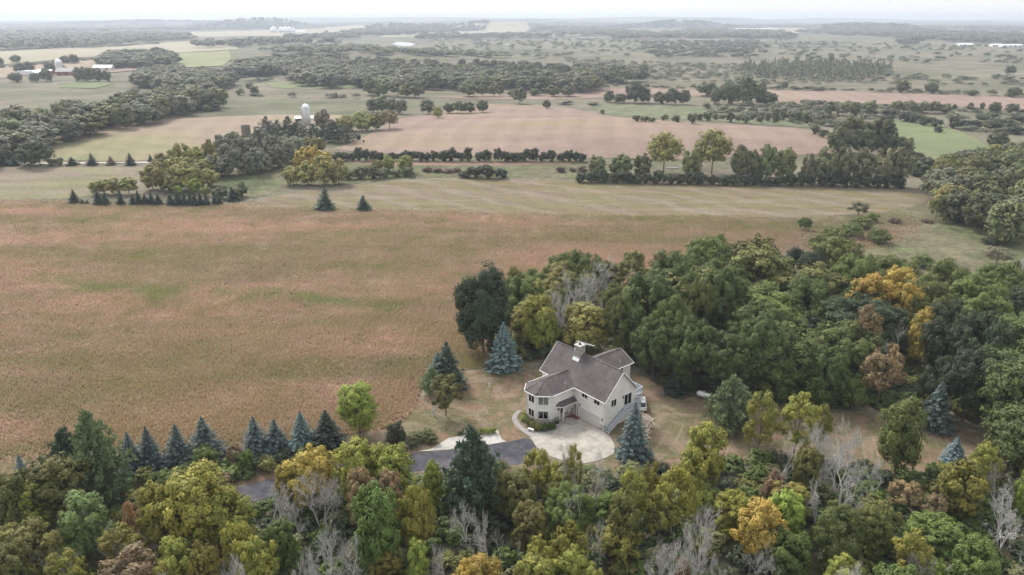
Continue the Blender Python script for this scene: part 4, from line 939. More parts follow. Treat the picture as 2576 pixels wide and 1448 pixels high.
P['bare_thin'] = [bare(780 + i, 1, 4, .8, .25, .8, start=.36) for i in range(4)]
P['oak_lo'] = [broad(130 + i, 18, .42, 9, .2, rx=.42, leaves=2600, leaf=.031, hi=False, hue=.08, low=-.95, zc=.51, rz=.49) for i in range(6)]
P['loose_lo'] = [broad(230 + i, 17, .42, 9, .2, rx=.37, leaves=2600, leaf=.031, open_=.05, hi=False, hue=.1, low=-.9, zc=.52, rz=.48) for i in range(5)]
P['sparse_lo'] = [broad(330 + i, 16, .38, 10, .16, 2300, .026, open_=.15, hi=False, hue=.1, low=-.55, zc=.58, rz=.42) for i in range(3)]
P['bush_lo'] = [broad(430 + i, 10, .46, 8, .22, 1000, .05, zc=.5, rz=.5, low=-.8, hi=False, hue=.08) for i in range(4)]
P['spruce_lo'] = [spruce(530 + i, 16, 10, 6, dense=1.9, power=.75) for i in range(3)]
P['pine_lo'] = [pine(630 + i, 10, 8, 5, 11) for i in range(3)]
P['willow_lo'] = [broad(830 + i, 17, .38, 9, .19, rx=.42, leaves=2600, leaf=.031, open_=.05, hi=False, hue=.1, low=-.97, rz=.49, zc=.51) for i in range(4)]
P['far'] = [broad(930 + i, 8, .48, 5, .3, 230, .085, hi=False, hue=.08) for i in range(4)]
HUES = dict(oak=(.087, .118, .037), oakd=(.052, .070, .034), oakl=(.122, .148, .043), green=(.100, .140, .034), lime=(.225, .275, .055), yg=(.215, .217, .045), ygd=(.132, .136, .040), gold=(.35, .255, .06), tan=(.26, .19, .10),
            orange=(.36, .215, .10), rust=(.215, .15, .09), blue=(.175, .22, .215), blue2=(.125, .162, .15), dkspruce=(.052, .070, .050), pine=(.080, .12, .076), pinel=(.20, .26, .125), willow=(.18, .185, .10), sage=(.18, .17, .11),
            grey=(.162, .165, .108), dkbush=(.060, .072, .040), midg=(.155, .162, .070), midd=(.114, .123, .060), red=(.17, .115, .09), feather=(.15, .21, .072), ygl=(.245, .24, .075))
TREE_COUNT = {}
prng = random.Random(11)
def plant(kind, hue, X, Y, W, H, label, cat, group=None, name=None, lean=None):
    protos = P[kind]; a_, b_ = protos[prng.randrange(len(protos))]
    if name is None:
        name = {'spruce': 'spruce_tree', 'pine': 'pine_tree', 'bare': 'bare_tree', 'bush': 'bush', 'willow': 'willow_tree', 'oak': 'oak_tree'}.get(kind.split('_')[0], 'leafy_tree')
    o = empty(name, (X, Y, hgt(X, Y)), prng.uniform(0, 6.28), label, cat, group)
    if kind.split('_')[0] in ('spruce', 'pine'): W *= prng.uniform(1.08, 1.38); H *= prng.uniform(.84, 1.07)
    o.scale = (W * prng.uniform(.93, 1.08), W * prng.uniform(.93, 1.08), H)
    if lean: o.rotation_euler = (lean[0], lean[1], o.rotation_euler[2])
    for me in (a_, b_):
        c_ = bpy.data.objects.new(me.name.split('.')[0], me); COL.objects.link(c_); c_.parent = o
        if hue: c_.color = (*[q * prng.uniform(.94, 1.06) for q in HUES[hue]], 1)
    return o
def place(item):
    x, yt, w, b_ = item[:4]
    if b_ >= 100: X, Y = gp(x, b_); H = max(0.8, top_height(X, Y, yt))
    else: H = float(b_); X, Y = gp(x, yt, H)
    W = w * depth(X, Y, H * .6) / FPX
    return X, Y, W, H
def row(kind, hue, items, desc, where, cat, group=None, name=None):
    """things of one look: each label carries its place counted from the left"""
    items = sorted(items, key=lambda t: t[0]); n = len(items)
    for i, it in enumerate(items):
        X, Y, W, H = place(it)
        k_ = it[4] if len(it) > 4 else kind; h_ = it[5] if len(it) > 5 else hue
        if n == 1: lab = f'{desc} {where}'
        elif i == n - 1: lab = f'{desc} {where}, rightmost of its row'
        else: lab = f'{desc} {where}, {ordinal(i)}' + ('' if i == 0 else ' from the left')
        plant(k_, h_, X, Y, W, H, lab, cat, group if n > 1 else None, name)
# ------------------------------------------------------------------ near trees
# the spruce row at the prairie edge
row('spruce', 'blue2', [(337, 1091, 58, 1192), (385, 1075, 62, 1187), (455, 1066, 58, 1168), (522, 1056, 88, 1158), (647, 1052, 62, 1146), (697, 1041, 66, 1140), (764, 1037, 72, 1136)], 'blue spruce', 'in the row along the prairie edge', 'spruce', 'spruces along the prairie edge')
row('spruce', 'dkspruce', [(826, 1021, 88, 1128)], 'dark green spruce', 'beside the bright lime tree at the prairie edge', 'spruce')
row('pine', 'pine', [(187, 1061, 110, 1240)], 'bushy green pine', 'left of the tall pine in the prairie row', 'pine')
row('pine', 'pinel', [(262, 1049, 135, 1268)], 'tall broad green pine', 'at the left end of the spruce row', 'pine')
row('spruce', 'blue', [(64, 1144, 42, 1222), (15, 1190, 60, 1290)], 'small blue spruce', 'at the left edge in the thicket', 'spruce')
row('tall', 'lime', [(905, 964, 104, 1090)], 'bright lime young tree', 'standing alone at the prairie corner', 'tree')
row('spruce', 'dkspruce', [(1125, 855, 76, 972)], 'tall dark spruce', 'on the lawn corner left of the house', 'spruce')
row('spruce', 'blue', [(1102, 889, 54, 968)], 'blue spruce', 'leaning against the dark spruce on the lawn corner', 'spruce')
row('pine', 'pinel', [(1088, 922, 58, 990)], 'young green pine', 'in front of the blue spruce on the lawn corner', 'pine')
row('spruce', 'blue', [(1267, 812, 76, 927)], 'broad blue spruce', 'on the lawn in front of the dark oak', 'spruce')
row('spruce', 'blue2', [(1591, 1018, 84, 1156)], 'full blue-green spruce', 'hiding the foot of the outside stairs', 'spruce')
row('spruce', 'blue2', [(2347, 965, 76, 1078)], 'slim blue spruce', 'on the right-hand lawn before the wood', 'spruce')
row('spruce', 'blue', [(2397, 1094, 58, 1164)], 'small leaning blue spruce', 'at the bottom of the right-hand lawn', 'spruce')
row('spruce', 'dkspruce', [(1700, 922, 52, 988)], 'drooping dark spruce', 'under the oaks right of the house', 'spruce')
row('pine', 'pine', [(1193, 1083, 138, 1300)], 'large dark pine', 'standing in front of the driveway', 'pine')
row('pine', 'pinel', [(1834, 949, 92, 1085)], 'pale green pine', 'at the lower edge of the lawn right of the house', 'pine')
# half-bare tree on the lawn: a living half and a dead half
row('sparse', 'ygd', [(1122, 943, 92, 1047)], 'half-bare yellowing tree', 'with a rusty tip on the lawn left of the house', 'tree')
row('bare', None, [(1092, 975, 60, 1046)], 'dead grey limbs', 'on the left side of the yellowing lawn tree', 'dead limbs', name='dead_limbs')
row('bush', 'dkbush', [(996, 1062, 60, 1128)], 'round dark bush', 'between the prairie and the parking pad', 'bush')
row('bush', 'midg', [(1050, 1085, 42, 1112), (1075, 1078, 40, 1108), (1035, 1095, 40, 1124), (1088, 1092, 34, 1116)], 'low weedy bush', 'on the lawn behind the parking pad', 'bush', 'weedy bushes behind the parking pad')
row('bush', 'lime', [(1210, 1077, 20, 1093), (1225, 1076, 20, 1092), (1240, 1075, 18, 1091)], 'clipped bright green bush', 'along the back of the parking pad', 'bush', 'clipped bushes at the parking pad')
row('bush', 'green', [(1158, 1086, 14, 1096)], 'tiny green bush', 'alone at the back of the parking pad', 'bush')
row('bare_thin', None, [(1030, 1095, 24, 1150)], 'thin bare sapling', 'at the left end of the parking pad', 'sapling')
row('bush', 'lime', [(1325, 1035, 24, 1050), (1318, 1048, 20, 1060)], 'yellow-green bush', 'in the bed left of the octagonal wing', 'bush', 'bushes left of the wing')
row('bush', 'ygd', [(1332, 1052, 26, 1070), (1343, 1062, 24, 1078), (1356, 1068, 22, 1084)], 'dry flowering bush', 'in the bed under the octagonal wing', 'bush', 'dry bushes under the wing')
row('bush', 'green', [(1370, 1066, 24, 1084), (1385, 1063, 24, 1080), (1393, 1066, 16, 1080)], 'fresh green bush', 'in the bed before the octagonal wing', 'bush', 'green bushes before the wing')
# wood behind and right of the house
row('dense', 'oakd', [(1216, 664, 142, 888)], 'huge dark oak', 'at the left end of the wood behind the house', 'oak', None, 'oak_tree')
row('loose', 'ygd', [(1292, 672, 64, 12)], 'olive tree', 'peering over the huge dark oak', 'tree')
row('oak', 'oakl', [(1440, 627, 84, 12), (1487, 637, 80, 12), (1593, 634, 86, 12)], 'mid green oak', 'on the prairie side of the wood', 'oak', 'oaks at the back edge of the wood')
row('loose', 'ygl', [(1410, 660, 86, 11), (1350, 700, 70, 11), (1400, 686, 90, 11)], 'yellow-green tree', 'between dark oak and dead tree', 'tree', 'yellow trees behind the house')
row('bare_fan', None, [(1484, 680, 82, 12)], 'broad grey dead tree', 'in the middle of the wood behind the house', 'dead tree')
row('bare', None, [(1437, 727, 62, 12), (1480, 735, 55, 12), (1525, 742, 46, 12)], 'grey dead tree', 'behind the yellow trees', 'dead tree', 'grey dead trees behind the house')
row('sparse', 'tan', [(1593, 688, 74, 11), (1640, 668, 44, 11)], 'brownish thinning tree', 'at the back of the wood', 'tree', 'brownish trees in the wood')
row('loose', 'yg', [(1354, 742, 105, 890)], 'yellowing tree with orange top', 'behind the broad blue spruce', 'tree')
row('oak', 'lime', [(1368, 775, 84, 905)], 'bright green maple-like tree', 'behind the lawn left of the house', 'tree')
row('loose', 'ygl', [(1467, 764, 122, 900)], 'airy yellow-green tree', 'rising behind the house ridge', 'tree')
row('bare_thin', None, [(1549, 786, 60, 888)], 'slender bare grey tree', 'behind the rear wing of the house', 'dead tree')
row('oak', 'oak', [(1632, 690, 150, 17), (1725, 664, 140, 17), (1815, 672, 150, 17)], 'billowing green oak', 'in the wood right of the house', 'oak', 'billowing oaks')
row('oak', 'oakl', [(1570, 735, 90, 14), (1690, 742, 112, 16), (1760, 700, 90, 16)], 'sunlit olive oak', 'in the wood right of the house', 'oak', 'olive oaks')  # oaks whose own leaf colour is a lighter olive green
row('oak', 'oak', [(1640, 800, 120, 960), (1735, 800, 130, 985), (1822, 836, 140, 1000), (1900, 790, 130, 990), (1985, 850, 120, 1000), (2070, 870, 110, 1015)], 'dark green oak', 'along the lawn edge right of the house', 'oak', 'oaks facing the right-hand lawn')
row('loose', 'gold', [(2205, 690, 120, 15), (2260, 672, 110, 15), (2300, 700, 90, 15)], 'golden tree', 'above the green canopy at the right', 'tree', 'golden trees in the right wood')
row('loose', 'gold', [(2344, 772, 84, 14)], 'tall narrow golden tree', 'before the dark oaks at the right', 'tree')
row('sparse', 'tan', [(2157, 767, 80, 950), (2205, 870, 110, 1030)], 'thinning brown tree', 'at the edge of the right-hand lawn', 'tree', 'thinning brown trees at the lawn')
row('bare_thin', None, [(2030, 778, 60, 11), (2280, 800, 70, 12), (2250, 850, 60, 11)], 'dead grey snag', 'sticking out of the right-hand wood', 'dead tree', 'snags in the right-hand wood')
row('oak', 'oakd', [(2412, 762, 150, 16), (2500, 790, 150, 16), (2420, 880, 150, 1060), (2520, 900, 150, 1075), (2350, 900, 100, 1050)], 'heavy dark oak', 'at the right edge beyond the lawn', 'oak', 'heavy dark oaks')
row('bush', 'green', [(1950, 910, 110, 1010), (2060, 925, 90, 1022), (2140, 950, 80, 1030)], 'green leafy bush', 'at the foot of the oaks by the lawn', 'bush', 'bushes under the oaks')
row('bare', None, [(2560, 640, 60, 12)], 'pale bare tree', 'at the right edge above the dark oaks', 'dead tree')
def canopy(px_poly, h, spacing, kinds, desc, where, group, seed, hj=.15, wf=1.28, avoid=2.0):
    """mass of trees: tops fill the outline; labels count from the left within one look"""
    rnd = random.Random(seed); poly = [gp(x, y, h) for x, y in px_poly]
    A = np.array(poly); lo = A.min(0); hi = A.max(0); pts = []
    cand = np.random.default_rng(seed).uniform(lo, hi, (6000, 2)); cand = cand[inside(poly, cand[:, 0], cand[:, 1])]
    for q in cand.tolist():
        sp = spacing * rnd.uniform(.85, 1.2)
        if all((q[0] - p[0]) ** 2 + (q[1] - p[1]) ** 2 > sp * sp for p in pts): pts.append((*q, sp))
    by = {}
    for (x, y, sp) in pts: by.setdefault(rnd.choices(range(len(kinds)), [k_[3] for k_ in kinds])[0], []).append((x, y, sp))
    tot = 0
    for ki, L in by.items():
        kind, hue, adj, _w = kinds[ki]; L.sort(key=lambda t: t[0] / max(t[1], 1))
        for i, (x, y, sp) in enumerate(L):
            H = h * rnd.uniform(1 - hj, 1 + hj) * (1.3 if kind.startswith('bare') else 1); n = len(L)
            lab = f'{adj} {desc} {where}' + ('' if n == 1 else (', rightmost' if i == n - 1 else f', {ordinal(i)}' + ('' if i == 0 else ' from the left')) )
            cat = 'dead tree' if kind.startswith('bare') else ('bush' if 'bush' in kind else ('oak' if kind.startswith('oak') and 'oak' in desc else ('conifer' if kind.split('_')[0] in ('spruce', 'pine') else 'tree')))
            plant(kind, hue, x, y, sp * wf * rnd.uniform(.9, 1.2), H, lab, cat, f'{group}: {adj}')
            tot += 1
    return tot
n1 = canopy([(1640, 668), (1760, 610), (1880, 585), (2050, 592), (2200, 612), (2330, 640), (2576, 660), (2640, 700), (2640, 880), (2420, 780), (2250, 700), (2050, 850), (1920, 800), (1850, 700), (1700, 700)], 14, 10.5,
            [('oak', 'oak', 'green', 4), ('oak', 'oakl', 'light green', 4), ('oak', 'oakd', 'dark', 2), ('loose', 'ygd', 'olive', 1.2)], 'oak crown', 'in the big wood right of the house', 'crowns of the big wood', 21)
n2 = canopy([(2480, 800), (2640, 780), (2640, 1010), (2480, 930)], 14, 10.5, [('oak', 'oakd', 'dark', 1), ('oak', 'oak', 'green', 2)], 'oak crown', 'at the right edge above the lawn', 'crowns at the right edge', 22)
n1b = canopy([(1290, 690), (1400, 645), (1560, 640), (1650, 680), (1610, 765), (1500, 770), (1330, 765)], 10.5, 7.0, [('loose', 'yg', 'yellow-green', 2), ('oak', 'oakl', 'light green', 2), ('loose', 'ygd', 'olive', 2), ('bare', None, 'grey dead', 1)], 'tree', 'in the thin wood behind the house', 'thin wood trees', 23)
# back edge of the wood: low shrubs and saplings in the rough meadow
row('bush', 'oakl', [(2095, 572, 60, 600), (2140, 562, 66, 596), (2165, 545, 60, 575), (2060, 590, 60, 625), (2210, 575, 60, 612), (2320, 640, 60, 672), (2450, 690, 70, 725)], 'low yellow-green thicket bush', 'behind the big wood', 'bush', 'thicket bushes behind the big wood')
row('sparse', 'sage', [(2158, 508, 56, 548), (2505, 622, 74, 668)], 'tan-leaved round tree', 'in the rough meadow beyond the wood', 'tree', 'tan round trees in the meadow')
row('oak', 'green', [(2023, 548, 36, 580)], 'small green tree with an orange side', 'behind the big wood', 'tree')
row('sparse', 'ygd', [(2352, 492, 44, 556), (2412, 512, 30, 553), (2372, 530, 12, 572)], 'slender sapling', 'in the meadow before the right-hand grove', 'tree', 'saplings in the meadow')
row('bush', 'red', [(2330, 550, 34, 560), (2250, 548, 34, 562)], 'low reddish bush', 'in the meadow beyond the wood', 'bush', 'reddish bushes in the meadow')
row('bush', 'dkbush', [(2445, 545, 26, 567), (2490, 600, 50, 614)], 'dark little bush', 'in the meadow beyond the wood', 'bush', 'dark bushes in the meadow')
row('bush', 'oakl', [(2193, 533, 36, 560)], 'silvery green bush', 'in the meadow behind the wood', 'bush')

# ------------------------------------------------------------------ the thicket in the foreground
F_ = 'in the front thicket'
row('loose', 'yg', [(520, 1168, 175, 1400), (430, 1216, 120, 1400), (590, 1230, 120, 1410)], 'large yellow-green tree', 'below the driveway gap at the left', 'tree', 'large yellow trees at the left')
row('loose', 'gold', [(793, 1116, 140, 1290), (735, 1160, 70, 1280)], 'yellow-gold tree', 'behind the bare tree left of the driveway', 'tree', 'gold trees left of the drive')
row('loose', 'yg', [(905, 1108, 120, 1290), (985, 1118, 115, 1290)], 'yellow-olive tree', 'below the left end of the driveway', 'tree', 'olive trees below the drive')
row('loose', 'tan', [(919, 1180, 84, 1350), (987, 1186, 66, 1340)], 'tan-gold tree', 'among the yellow trees below the driveway', 'tree', 'tan trees below the drive')
row('loose', 'yg', [(1052, 1199, 100, 1420)], 'tall yellow-green tree', 'left of the large dark pine', 'tree')
row('loose', 'green', [(957, 1222, 132, 1460)], 'full green tree', 'in front of the tan-gold trees at the bottom', 'tree')
row('loose', 'lime', [(1092, 1157, 56, 1290)], 'bright green young tree', 'just left of the large dark pine', 'tree')
row('loose', 'lime', [(1056, 1360, 62, 1500)], 'bright lime sapling', 'at the bottom left of the dark pine', 'tree')
row('loose', 'feather', [(233, 1242, 120, 1420)], 'feathery light green tree', 'at the left in the thicket', 'tree')
row('loose', 'ygd', [(167, 1148, 150, 1330), (70, 1190, 110, 1360)], 'brown-olive tree', 'at the far left below the prairie row', 'tree', 'olive trees at the far left')
row('loose', 'ygd', [(107, 1318, 135, 1490), (30, 1384, 130, 1560)], 'olive green tree', 'in the bottom left corner', 'tree', 'trees in the bottom left corner')
row('sparse', 'orange', [(352, 1260, 72, 1390), (345, 1364, 42, 1450), (392, 1418, 52, 1520)], 'orange tree', 'at the lower left of the thicket', 'tree', 'orange trees at the lower left')
row('bush', 'red', [(55, 1285, 44, 1330)], 'small red bush', 'at the left edge of the thicket', 'bush')
row('loose', 'yg', [(460, 1356, 100, 1530), (530, 1367, 84, 1530), (617, 1316, 86, 1490), (662, 1354, 104, 1530), (440, 1410, 80, 1560)], 'yellow-green tree', 'along the bottom left of the picture', 'tree', 'yellow trees along the bottom left')
row('bush', 'green', [(520, 1127, 84, 1190), (622, 1134, 46, 1190), (400, 1195, 70, 1260), (470, 1170, 60, 1215)], 'green understory bush', 'below the spruce row', 'bush', 'bushes below the spruce row')
row('sparse', 'rust', [(595, 1118, 40, 1175), (560, 1190, 50, 1230)], 'rusty sapling', 'below the spruce row', 'tree', 'rusty saplings below the spruces')
row('bare_fan', None, [(815, 1165, 140, 1345)], 'large pale bare tree', 'in front of the gold trees left of the driveway', 'dead tree')
row('bare', None, [(697, 1226, 130, 1385), (752, 1262, 90, 1385)], 'pale bare tree', 'right of the large yellow-green trees', 'dead tree', 'bare trees left of the drive')
row('bare_fan', None, [(280, 1318, 145, 1445), (143, 1375, 120, 1500)], 'spreading bare tree', 'in the bottom left corner', 'dead tree', 'spreading bare trees at the lower left')
row('bare', None, [(395, 1330, 70, 1440), (205, 1430, 110, 1560), (900, 1345, 90, 1500), (820, 1400, 70, 1520)], 'thin bare tree', 'low in the left half of the thicket', 'dead tree', 'thin bare trees at the lower left')
row('bare', None, [(1179, 1268, 98, 1408)], 'branchy pale bare tree', 'below the large dark pine', 'dead tree')
row('bare_thin', None, [(1262, 1325, 56, 1460), (1305, 1350, 44, 1480), (1106, 1384, 70, 1500)], 'thin bare sapling', 'at the bottom below the dark pine', 'dead tree', 'bare saplings below the pine')
row('sparse', 'yg', [(1352, 1128, 84, 1270), (1440, 1120, 50, 1260), (1385, 1165, 80, 1290)], 'yellowing thin tree', 'in front of the concrete apron', 'tree', 'yellowing trees before the apron')
row('bare', None, [(1409, 1114, 68, 1265), (1500, 1128, 88, 1290)], 'grey twiggy tree', 'in front of the concrete apron', 'dead tree', 'twiggy trees before the apron')
row('bare_thin', None, [(1456, 1168, 52, 1385), (1494, 1174, 52, 1330), (1440, 1225, 60, 1400)], 'tall bare pole tree', 'below the concrete apron', 'dead tree', 'bare pole trees below the apron')
row('bare', None, [(1490, 1290, 135, 1432)], 'broken spreading bare tree', 'at the bottom centre', 'dead tree')
row('loose', 'yg', [(1362, 1346, 88, 1490), (1432, 1368, 96, 1520), (1480, 1420, 70, 1540)], 'yellow-green tree', 'at the bottom centre', 'tree', 'yellow trees at the bottom centre')
row('loose', 'gold', [(1212, 1396, 118, 1540), (1175, 1415, 80, 1550)], 'orange-gold tree', 'at the bottom below the dark pine', 'tree', 'gold trees at the bottom')
row('sparse', 'yg', [(1582, 1180, 92, 1360), (1692, 1167, 112, 1370), (1628, 1160, 64, 1330), (1655, 1230, 90, 1390)], 'yellow patchy tree', 'below the full blue-green spruce', 'tree', 'patchy yellow trees below the spruce')
row('loose', 'yg', [(1767, 1060, 118, 1240), (1733, 1130, 80, 1290)], 'pale yellow-green tree', 'below the lawn right of the house', 'tree', 'pale trees below the right lawn')
row('sparse', 'yg', [(1904, 985, 92, 1160), (1995, 990, 104, 1160), (2057, 1016, 52, 1150)], 'airy yellow tree', 'on the right-hand lawn edge', 'tree', 'airy yellow trees at the lawn edge')
row('bare_fan', None, [(2045, 1062, 150, 1240), (2105, 1046, 165, 1250)], 'big pale bare tree', 'in front of the right-hand lawn', 'dead tree', 'big bare trees before the right lawn')
row('bare', None, [(1964, 1078, 90, 1235), (2045, 1198, 84, 1345), (2117, 1228, 124, 1372), (2177, 1146, 74, 1300)], 'pale bare tree', 'around the big bare trees at the right', 'dead tree', 'bare trees at the right')
row('tall', 'oakl', [(2247, 1002, 118, 1210)], 'tall leafy olive-green tree', 'before the right-hand lawn', 'tree')
row('loose', 'yg', [(2397, 1152, 118, 1310), (2450, 1110, 70, 1280)], 'yellow-green tree', 'below the small leaning spruce', 'tree', 'yellow trees below the small spruce')
row('bare', None, [(2490, 1152, 64, 1300), (2504, 1228, 135, 1394)], 'twisted bare tree', 'near the right edge', 'dead tree', 'twisted bare trees at the right edge')
row('loose', 'lime', [(2571, 1086, 64, 1230), (2565, 1180, 64, 1330)], 'bright yellow-green tree', 'cut by the right edge', 'tree', 'bright trees at the right edge')
row('loose', 'gold', [(1897, 1256, 124, 1430)], 'orange-yellow tree', 'at the lower right of the thicket', 'tree')
row('sparse', 'rust', [(1940, 1182, 60, 1290), (1962, 1222, 50, 1330), (2495, 1155, 40, 1240), (2340, 1245, 60, 1330)], 'rusty brown tree', 'in the right half of the thicket', 'tree', 'rusty trees at the right')
row('sparse', 'orange', [(2097, 1370, 44, 1450), (1712, 1400, 40, 1480)], 'small orange tree', 'at the bottom right', 'tree', 'small orange trees at the bottom')
row('bare_fan', None, [(1790, 1376, 104, 1500), (1904, 1358, 106, 1490), (1659, 1366, 124, 1500), (2317, 1388, 112, 1510)], 'whitish bare shrub tree', 'along the bottom right', 'dead tree', 'bare shrub trees along the bottom right')
row('loose', 'lime', [(2332, 1404, 62, 1520)], 'lime sapling', 'inside a bare tree at the bottom right', 'tree')
row('loose', 'ygd', [(1560, 1250, 90, 1420), (1310, 1195, 80, 1330), (1270, 1180, 70, 1310), (2180, 1270, 90, 1420), (2020, 1120, 80, 1260)], 'brownish green tree', 'in the middle of the front thicket', 'tree', 'brownish trees in the thicket')
n8 = canopy([(-60, 1230), (150, 1235), (330, 1250), (420, 1300), (640, 1330), (860, 1330), (1100, 1300), (1200, 1300), (1320, 1230), (1560, 1215), (1700, 1200), (1860, 1170), (2160, 1200), (2300, 1180), (2460, 1180), (2640, 1160), (2640, 1500), (1288, 1520), (-60, 1500)], 7.0, 6.3,
            [('loose', 'yg', 'yellow-green', 3), ('loose', 'green', 'fresh green', 3), ('loose', 'ygd', 'olive', 2.5), ('loose', 'lime', 'lime', 1), ('oak', 'oakl', 'dense green', .8), ('sparse', 'yg', 'scrawny yellow', 3), ('bare', None, 'pale bare', 3.6), ('bare_fan', None, 'twiggy bare', 2.6), ('sparse', 'tan', 'tan', .5), ('sparse', 'rust', 'rusty', .3)], 'tree', 'low in the front thicket', 'front thicket trees', 24, hj=.35, wf=.88)
def thicket(px_poly, spacing, seed, kinds, hr):
    rnd = random.Random(seed); poly = [gp(*q) for q in px_poly]; A = np.array(poly); lo = A.min(0); hi = A.max(0); pts = []
    cand = np.random.default_rng(seed).uniform(lo, hi, (9000, 2)); cand = cand[inside(poly, cand[:, 0], cand[:, 1])]
    DA = np.array(DRIVE_XY[::2]); dm = ((cand[:, None, :] - DA[None]) ** 2).sum(-1).min(1)
    cand = cand[~inside(DRIVE_XY, cand[:, 0], cand[:, 1]) & (dm > 5)]
    for q in cand.tolist():
        if all((q[0] - p[0]) ** 2 + (q[1] - p[1]) ** 2 > spacing ** 2 for p in pts): pts.append(q)
    V = []; F = []; Cc = []; off = 0
    for (x, y) in pts:
        kind, hue = rnd.choice(kinds); me = rnd.choice(U_PROTO); vv, ff, cc = me
        H = rnd.uniform(*hr); W = spacing * rnd.uniform(1.2, 1.9); a_ = rnd.uniform(0, 6.28); ca, sa = math.cos(a_), math.sin(a_)
        q = np.stack([(vv[:, 0] * ca - vv[:, 1] * sa) * W + x, (vv[:, 0] * sa + vv[:, 1] * ca) * W + y, vv[:, 2] * H + hgt(x, y)], 1)
        V.append(q); F.append(ff + off); Cc.append(cc * np.array(HUES[hue]) * rnd.uniform(.8, 1.2)); off += len(q)
    return np.concatenate(V), np.concatenate(F), np.concatenate(Cc)
def arrays(me):
    n = len(me.vertices); v = np.zeros(n * 3, np.float32); me.vertices.foreach_get('co', v); f = np.zeros(len(me.loops), np.int32); me.loops.foreach_get('vertex_index', f)
    c_ = np.zeros(n * 4, np.float32); me.color_attributes['Col'].data.foreach_get('color', c_); return v.reshape(-1, 3), f.reshape(-1, 4), c_.reshape(-1, 4)[:, :3]
U_PROTO = [arrays(broad(1400 + i, 10, .45, 9, .2, 900, .042, zc=.5, rz=.5, low=-.6, hue=.12, hi=False)[1]) for i in range(5)]
UNDER = [('bush', 'green'), ('bush', 'oak'), ('bush', 'oak'), ('bush', 'oakd'), ('bush', 'midg'), ('bush', 'ygd'), ('bush', 'dkbush'), ('bush', 'green')]
def stuff_mesh(name, arr, m, label, cat):
    o = link(name, mesh_np(name, *arr), m); o.color = (1, 1, 1, 1); return tag(o, label, cat, kind='stuff')
stuff_mesh('undergrowth', thicket([(-100, 1215), (200, 1225), (420, 1215), (600, 1165), (820, 1150), (900, 1215), (1100, 1205), (1300, 1200), (1400, 1195), (1600, 1200), (1760, 1190), (1950, 1170), (2150, 1195), (2320, 1205), (2500, 1190), (2680, 1180), (2760, 1560), (2300, 1600), (1288, 1600), (200, 1600), (-220, 1560)], 2.5, 31, UNDER, (1.2, 3.4)),
           M_leaf, 'tangled green undergrowth filling the front thicket', 'undergrowth')
stuff_mesh('undergrowth', thicket([(1230, 890), (1330, 905), (1440, 890), (1600, 930), (1700, 975), (1900, 1020), (2200, 1025), (2400, 1055), (2640, 1090), (2640, 960), (2300, 900), (1900, 860), (1600, 800), (1400, 790), (1290, 830)], 3.2, 32, [('bush', 'oakd'), ('bush', 'oak'), ('bush', 'dkbush'), ('bush', 'ygd')], (1.2, 3.5)),
           M_leaf, 'dark undergrowth beneath the wood behind the house', 'undergrowth')

# ------------------------------------------------------------------ prairie grass
def tufts(name, poly, n, hgt_r, wid, m, label, seed, near=120.0, power=1.4, shade=(.8, 1.3), hole=None, keep=None):
    rng = np.random.default_rng(seed); A = np.array(poly); lo = A.min(0); hi = A.max(0); XS = []; got = 0
    while got < n:
        q = rng.uniform(lo, hi, (400000, 2)); k_ = inside(poly, q[:, 0], q[:, 1]); q = q[k_]
        d = np.hypot(q[:, 0], q[:, 1]); q = q[rng.uniform(size=len(q)) < np.minimum(1, (near / d) ** power)]
        if hole is not None: q = q[~inside(hole, q[:, 0], q[:, 1])]
        XS.append(q); got += len(q)
    q = np.concatenate(XS)[:n]; q = q + rng.normal(0, 1.2, q.shape) * np.clip(np.hypot(q[:, 0], q[:, 1]) / 130, .5, 3)[:, None]
    if keep is not None: q = q[~inside(keep, q[:, 0], q[:, 1])]; n = len(q)
    z = hgt_np(q[:, 0], q[:, 1]); d = np.hypot(q[:, 0], q[:, 1])
    H = rng.uniform(*hgt_r, n) * (1 + .25 * np.sin(q[:, 0] / 5.0) * np.sin(q[:, 1] / 6.3)); W = wid * rng.uniform(.6, 1.4, n) * (1 + np.clip((d - near) / 250, 0, 1.3))
    V = np.zeros((n, 2, 3, 3)); a_ = rng.uniform(0, math.pi, n)
    for j in range(2):
        aa = a_ + j * math.pi / 2 + rng.uniform(-.3, .3, n); dx, dy = np.cos(aa) * W / 2, np.sin(aa) * W / 2; lx, ly = rng.normal(0, .24, n) * H, rng.normal(0, .24, n) * H
        V[:, j, 0] = np.stack([q[:, 0] - dx * .5, q[:, 1] - dy * .5, z], 1); V[:, j, 1] = np.stack([q[:, 0] + dx * .5, q[:, 1] + dy * .5, z], 1); V[:, j, 2] = np.stack([q[:, 0] + lx, q[:, 1] + ly, z + H], 1)
        V[:, j, 2, :2] += np.stack([dx, dy], 1) * rng.uniform(-.6, .6, (n, 1))
    sh = rng.uniform(*shade, (n, 1)) * (1 + rng.normal(0, .06, (n, 3))); col = np.repeat(sh, 6, 0)
    return tag(link(name, mesh_np(name, V.reshape(-1, 3), np.arange(n * 6).reshape(-1, 3), col), m), label, 'grass', kind='stuff')
tufts('prairie_grass', PR_XY, 400000, (.40, .85), .36, M_prairie_tuft, 'tall reddish tan prairie grass covering the big meadow', 41, 115, 1.25, (1.06, 1.24), keep=YARD_XY)
tufts('prairie_grass', [gp(*q) for q in ((1900, 556), (2060, 552), (2240, 540), (2330, 560), (2240, 620), (2050, 640), (1920, 640))], 8000, (.35, .8), .5, M_prairie_tuft, 'thinning tan prairie grass behind the big wood', 42, 300, 1.0, (.9, 1.2))
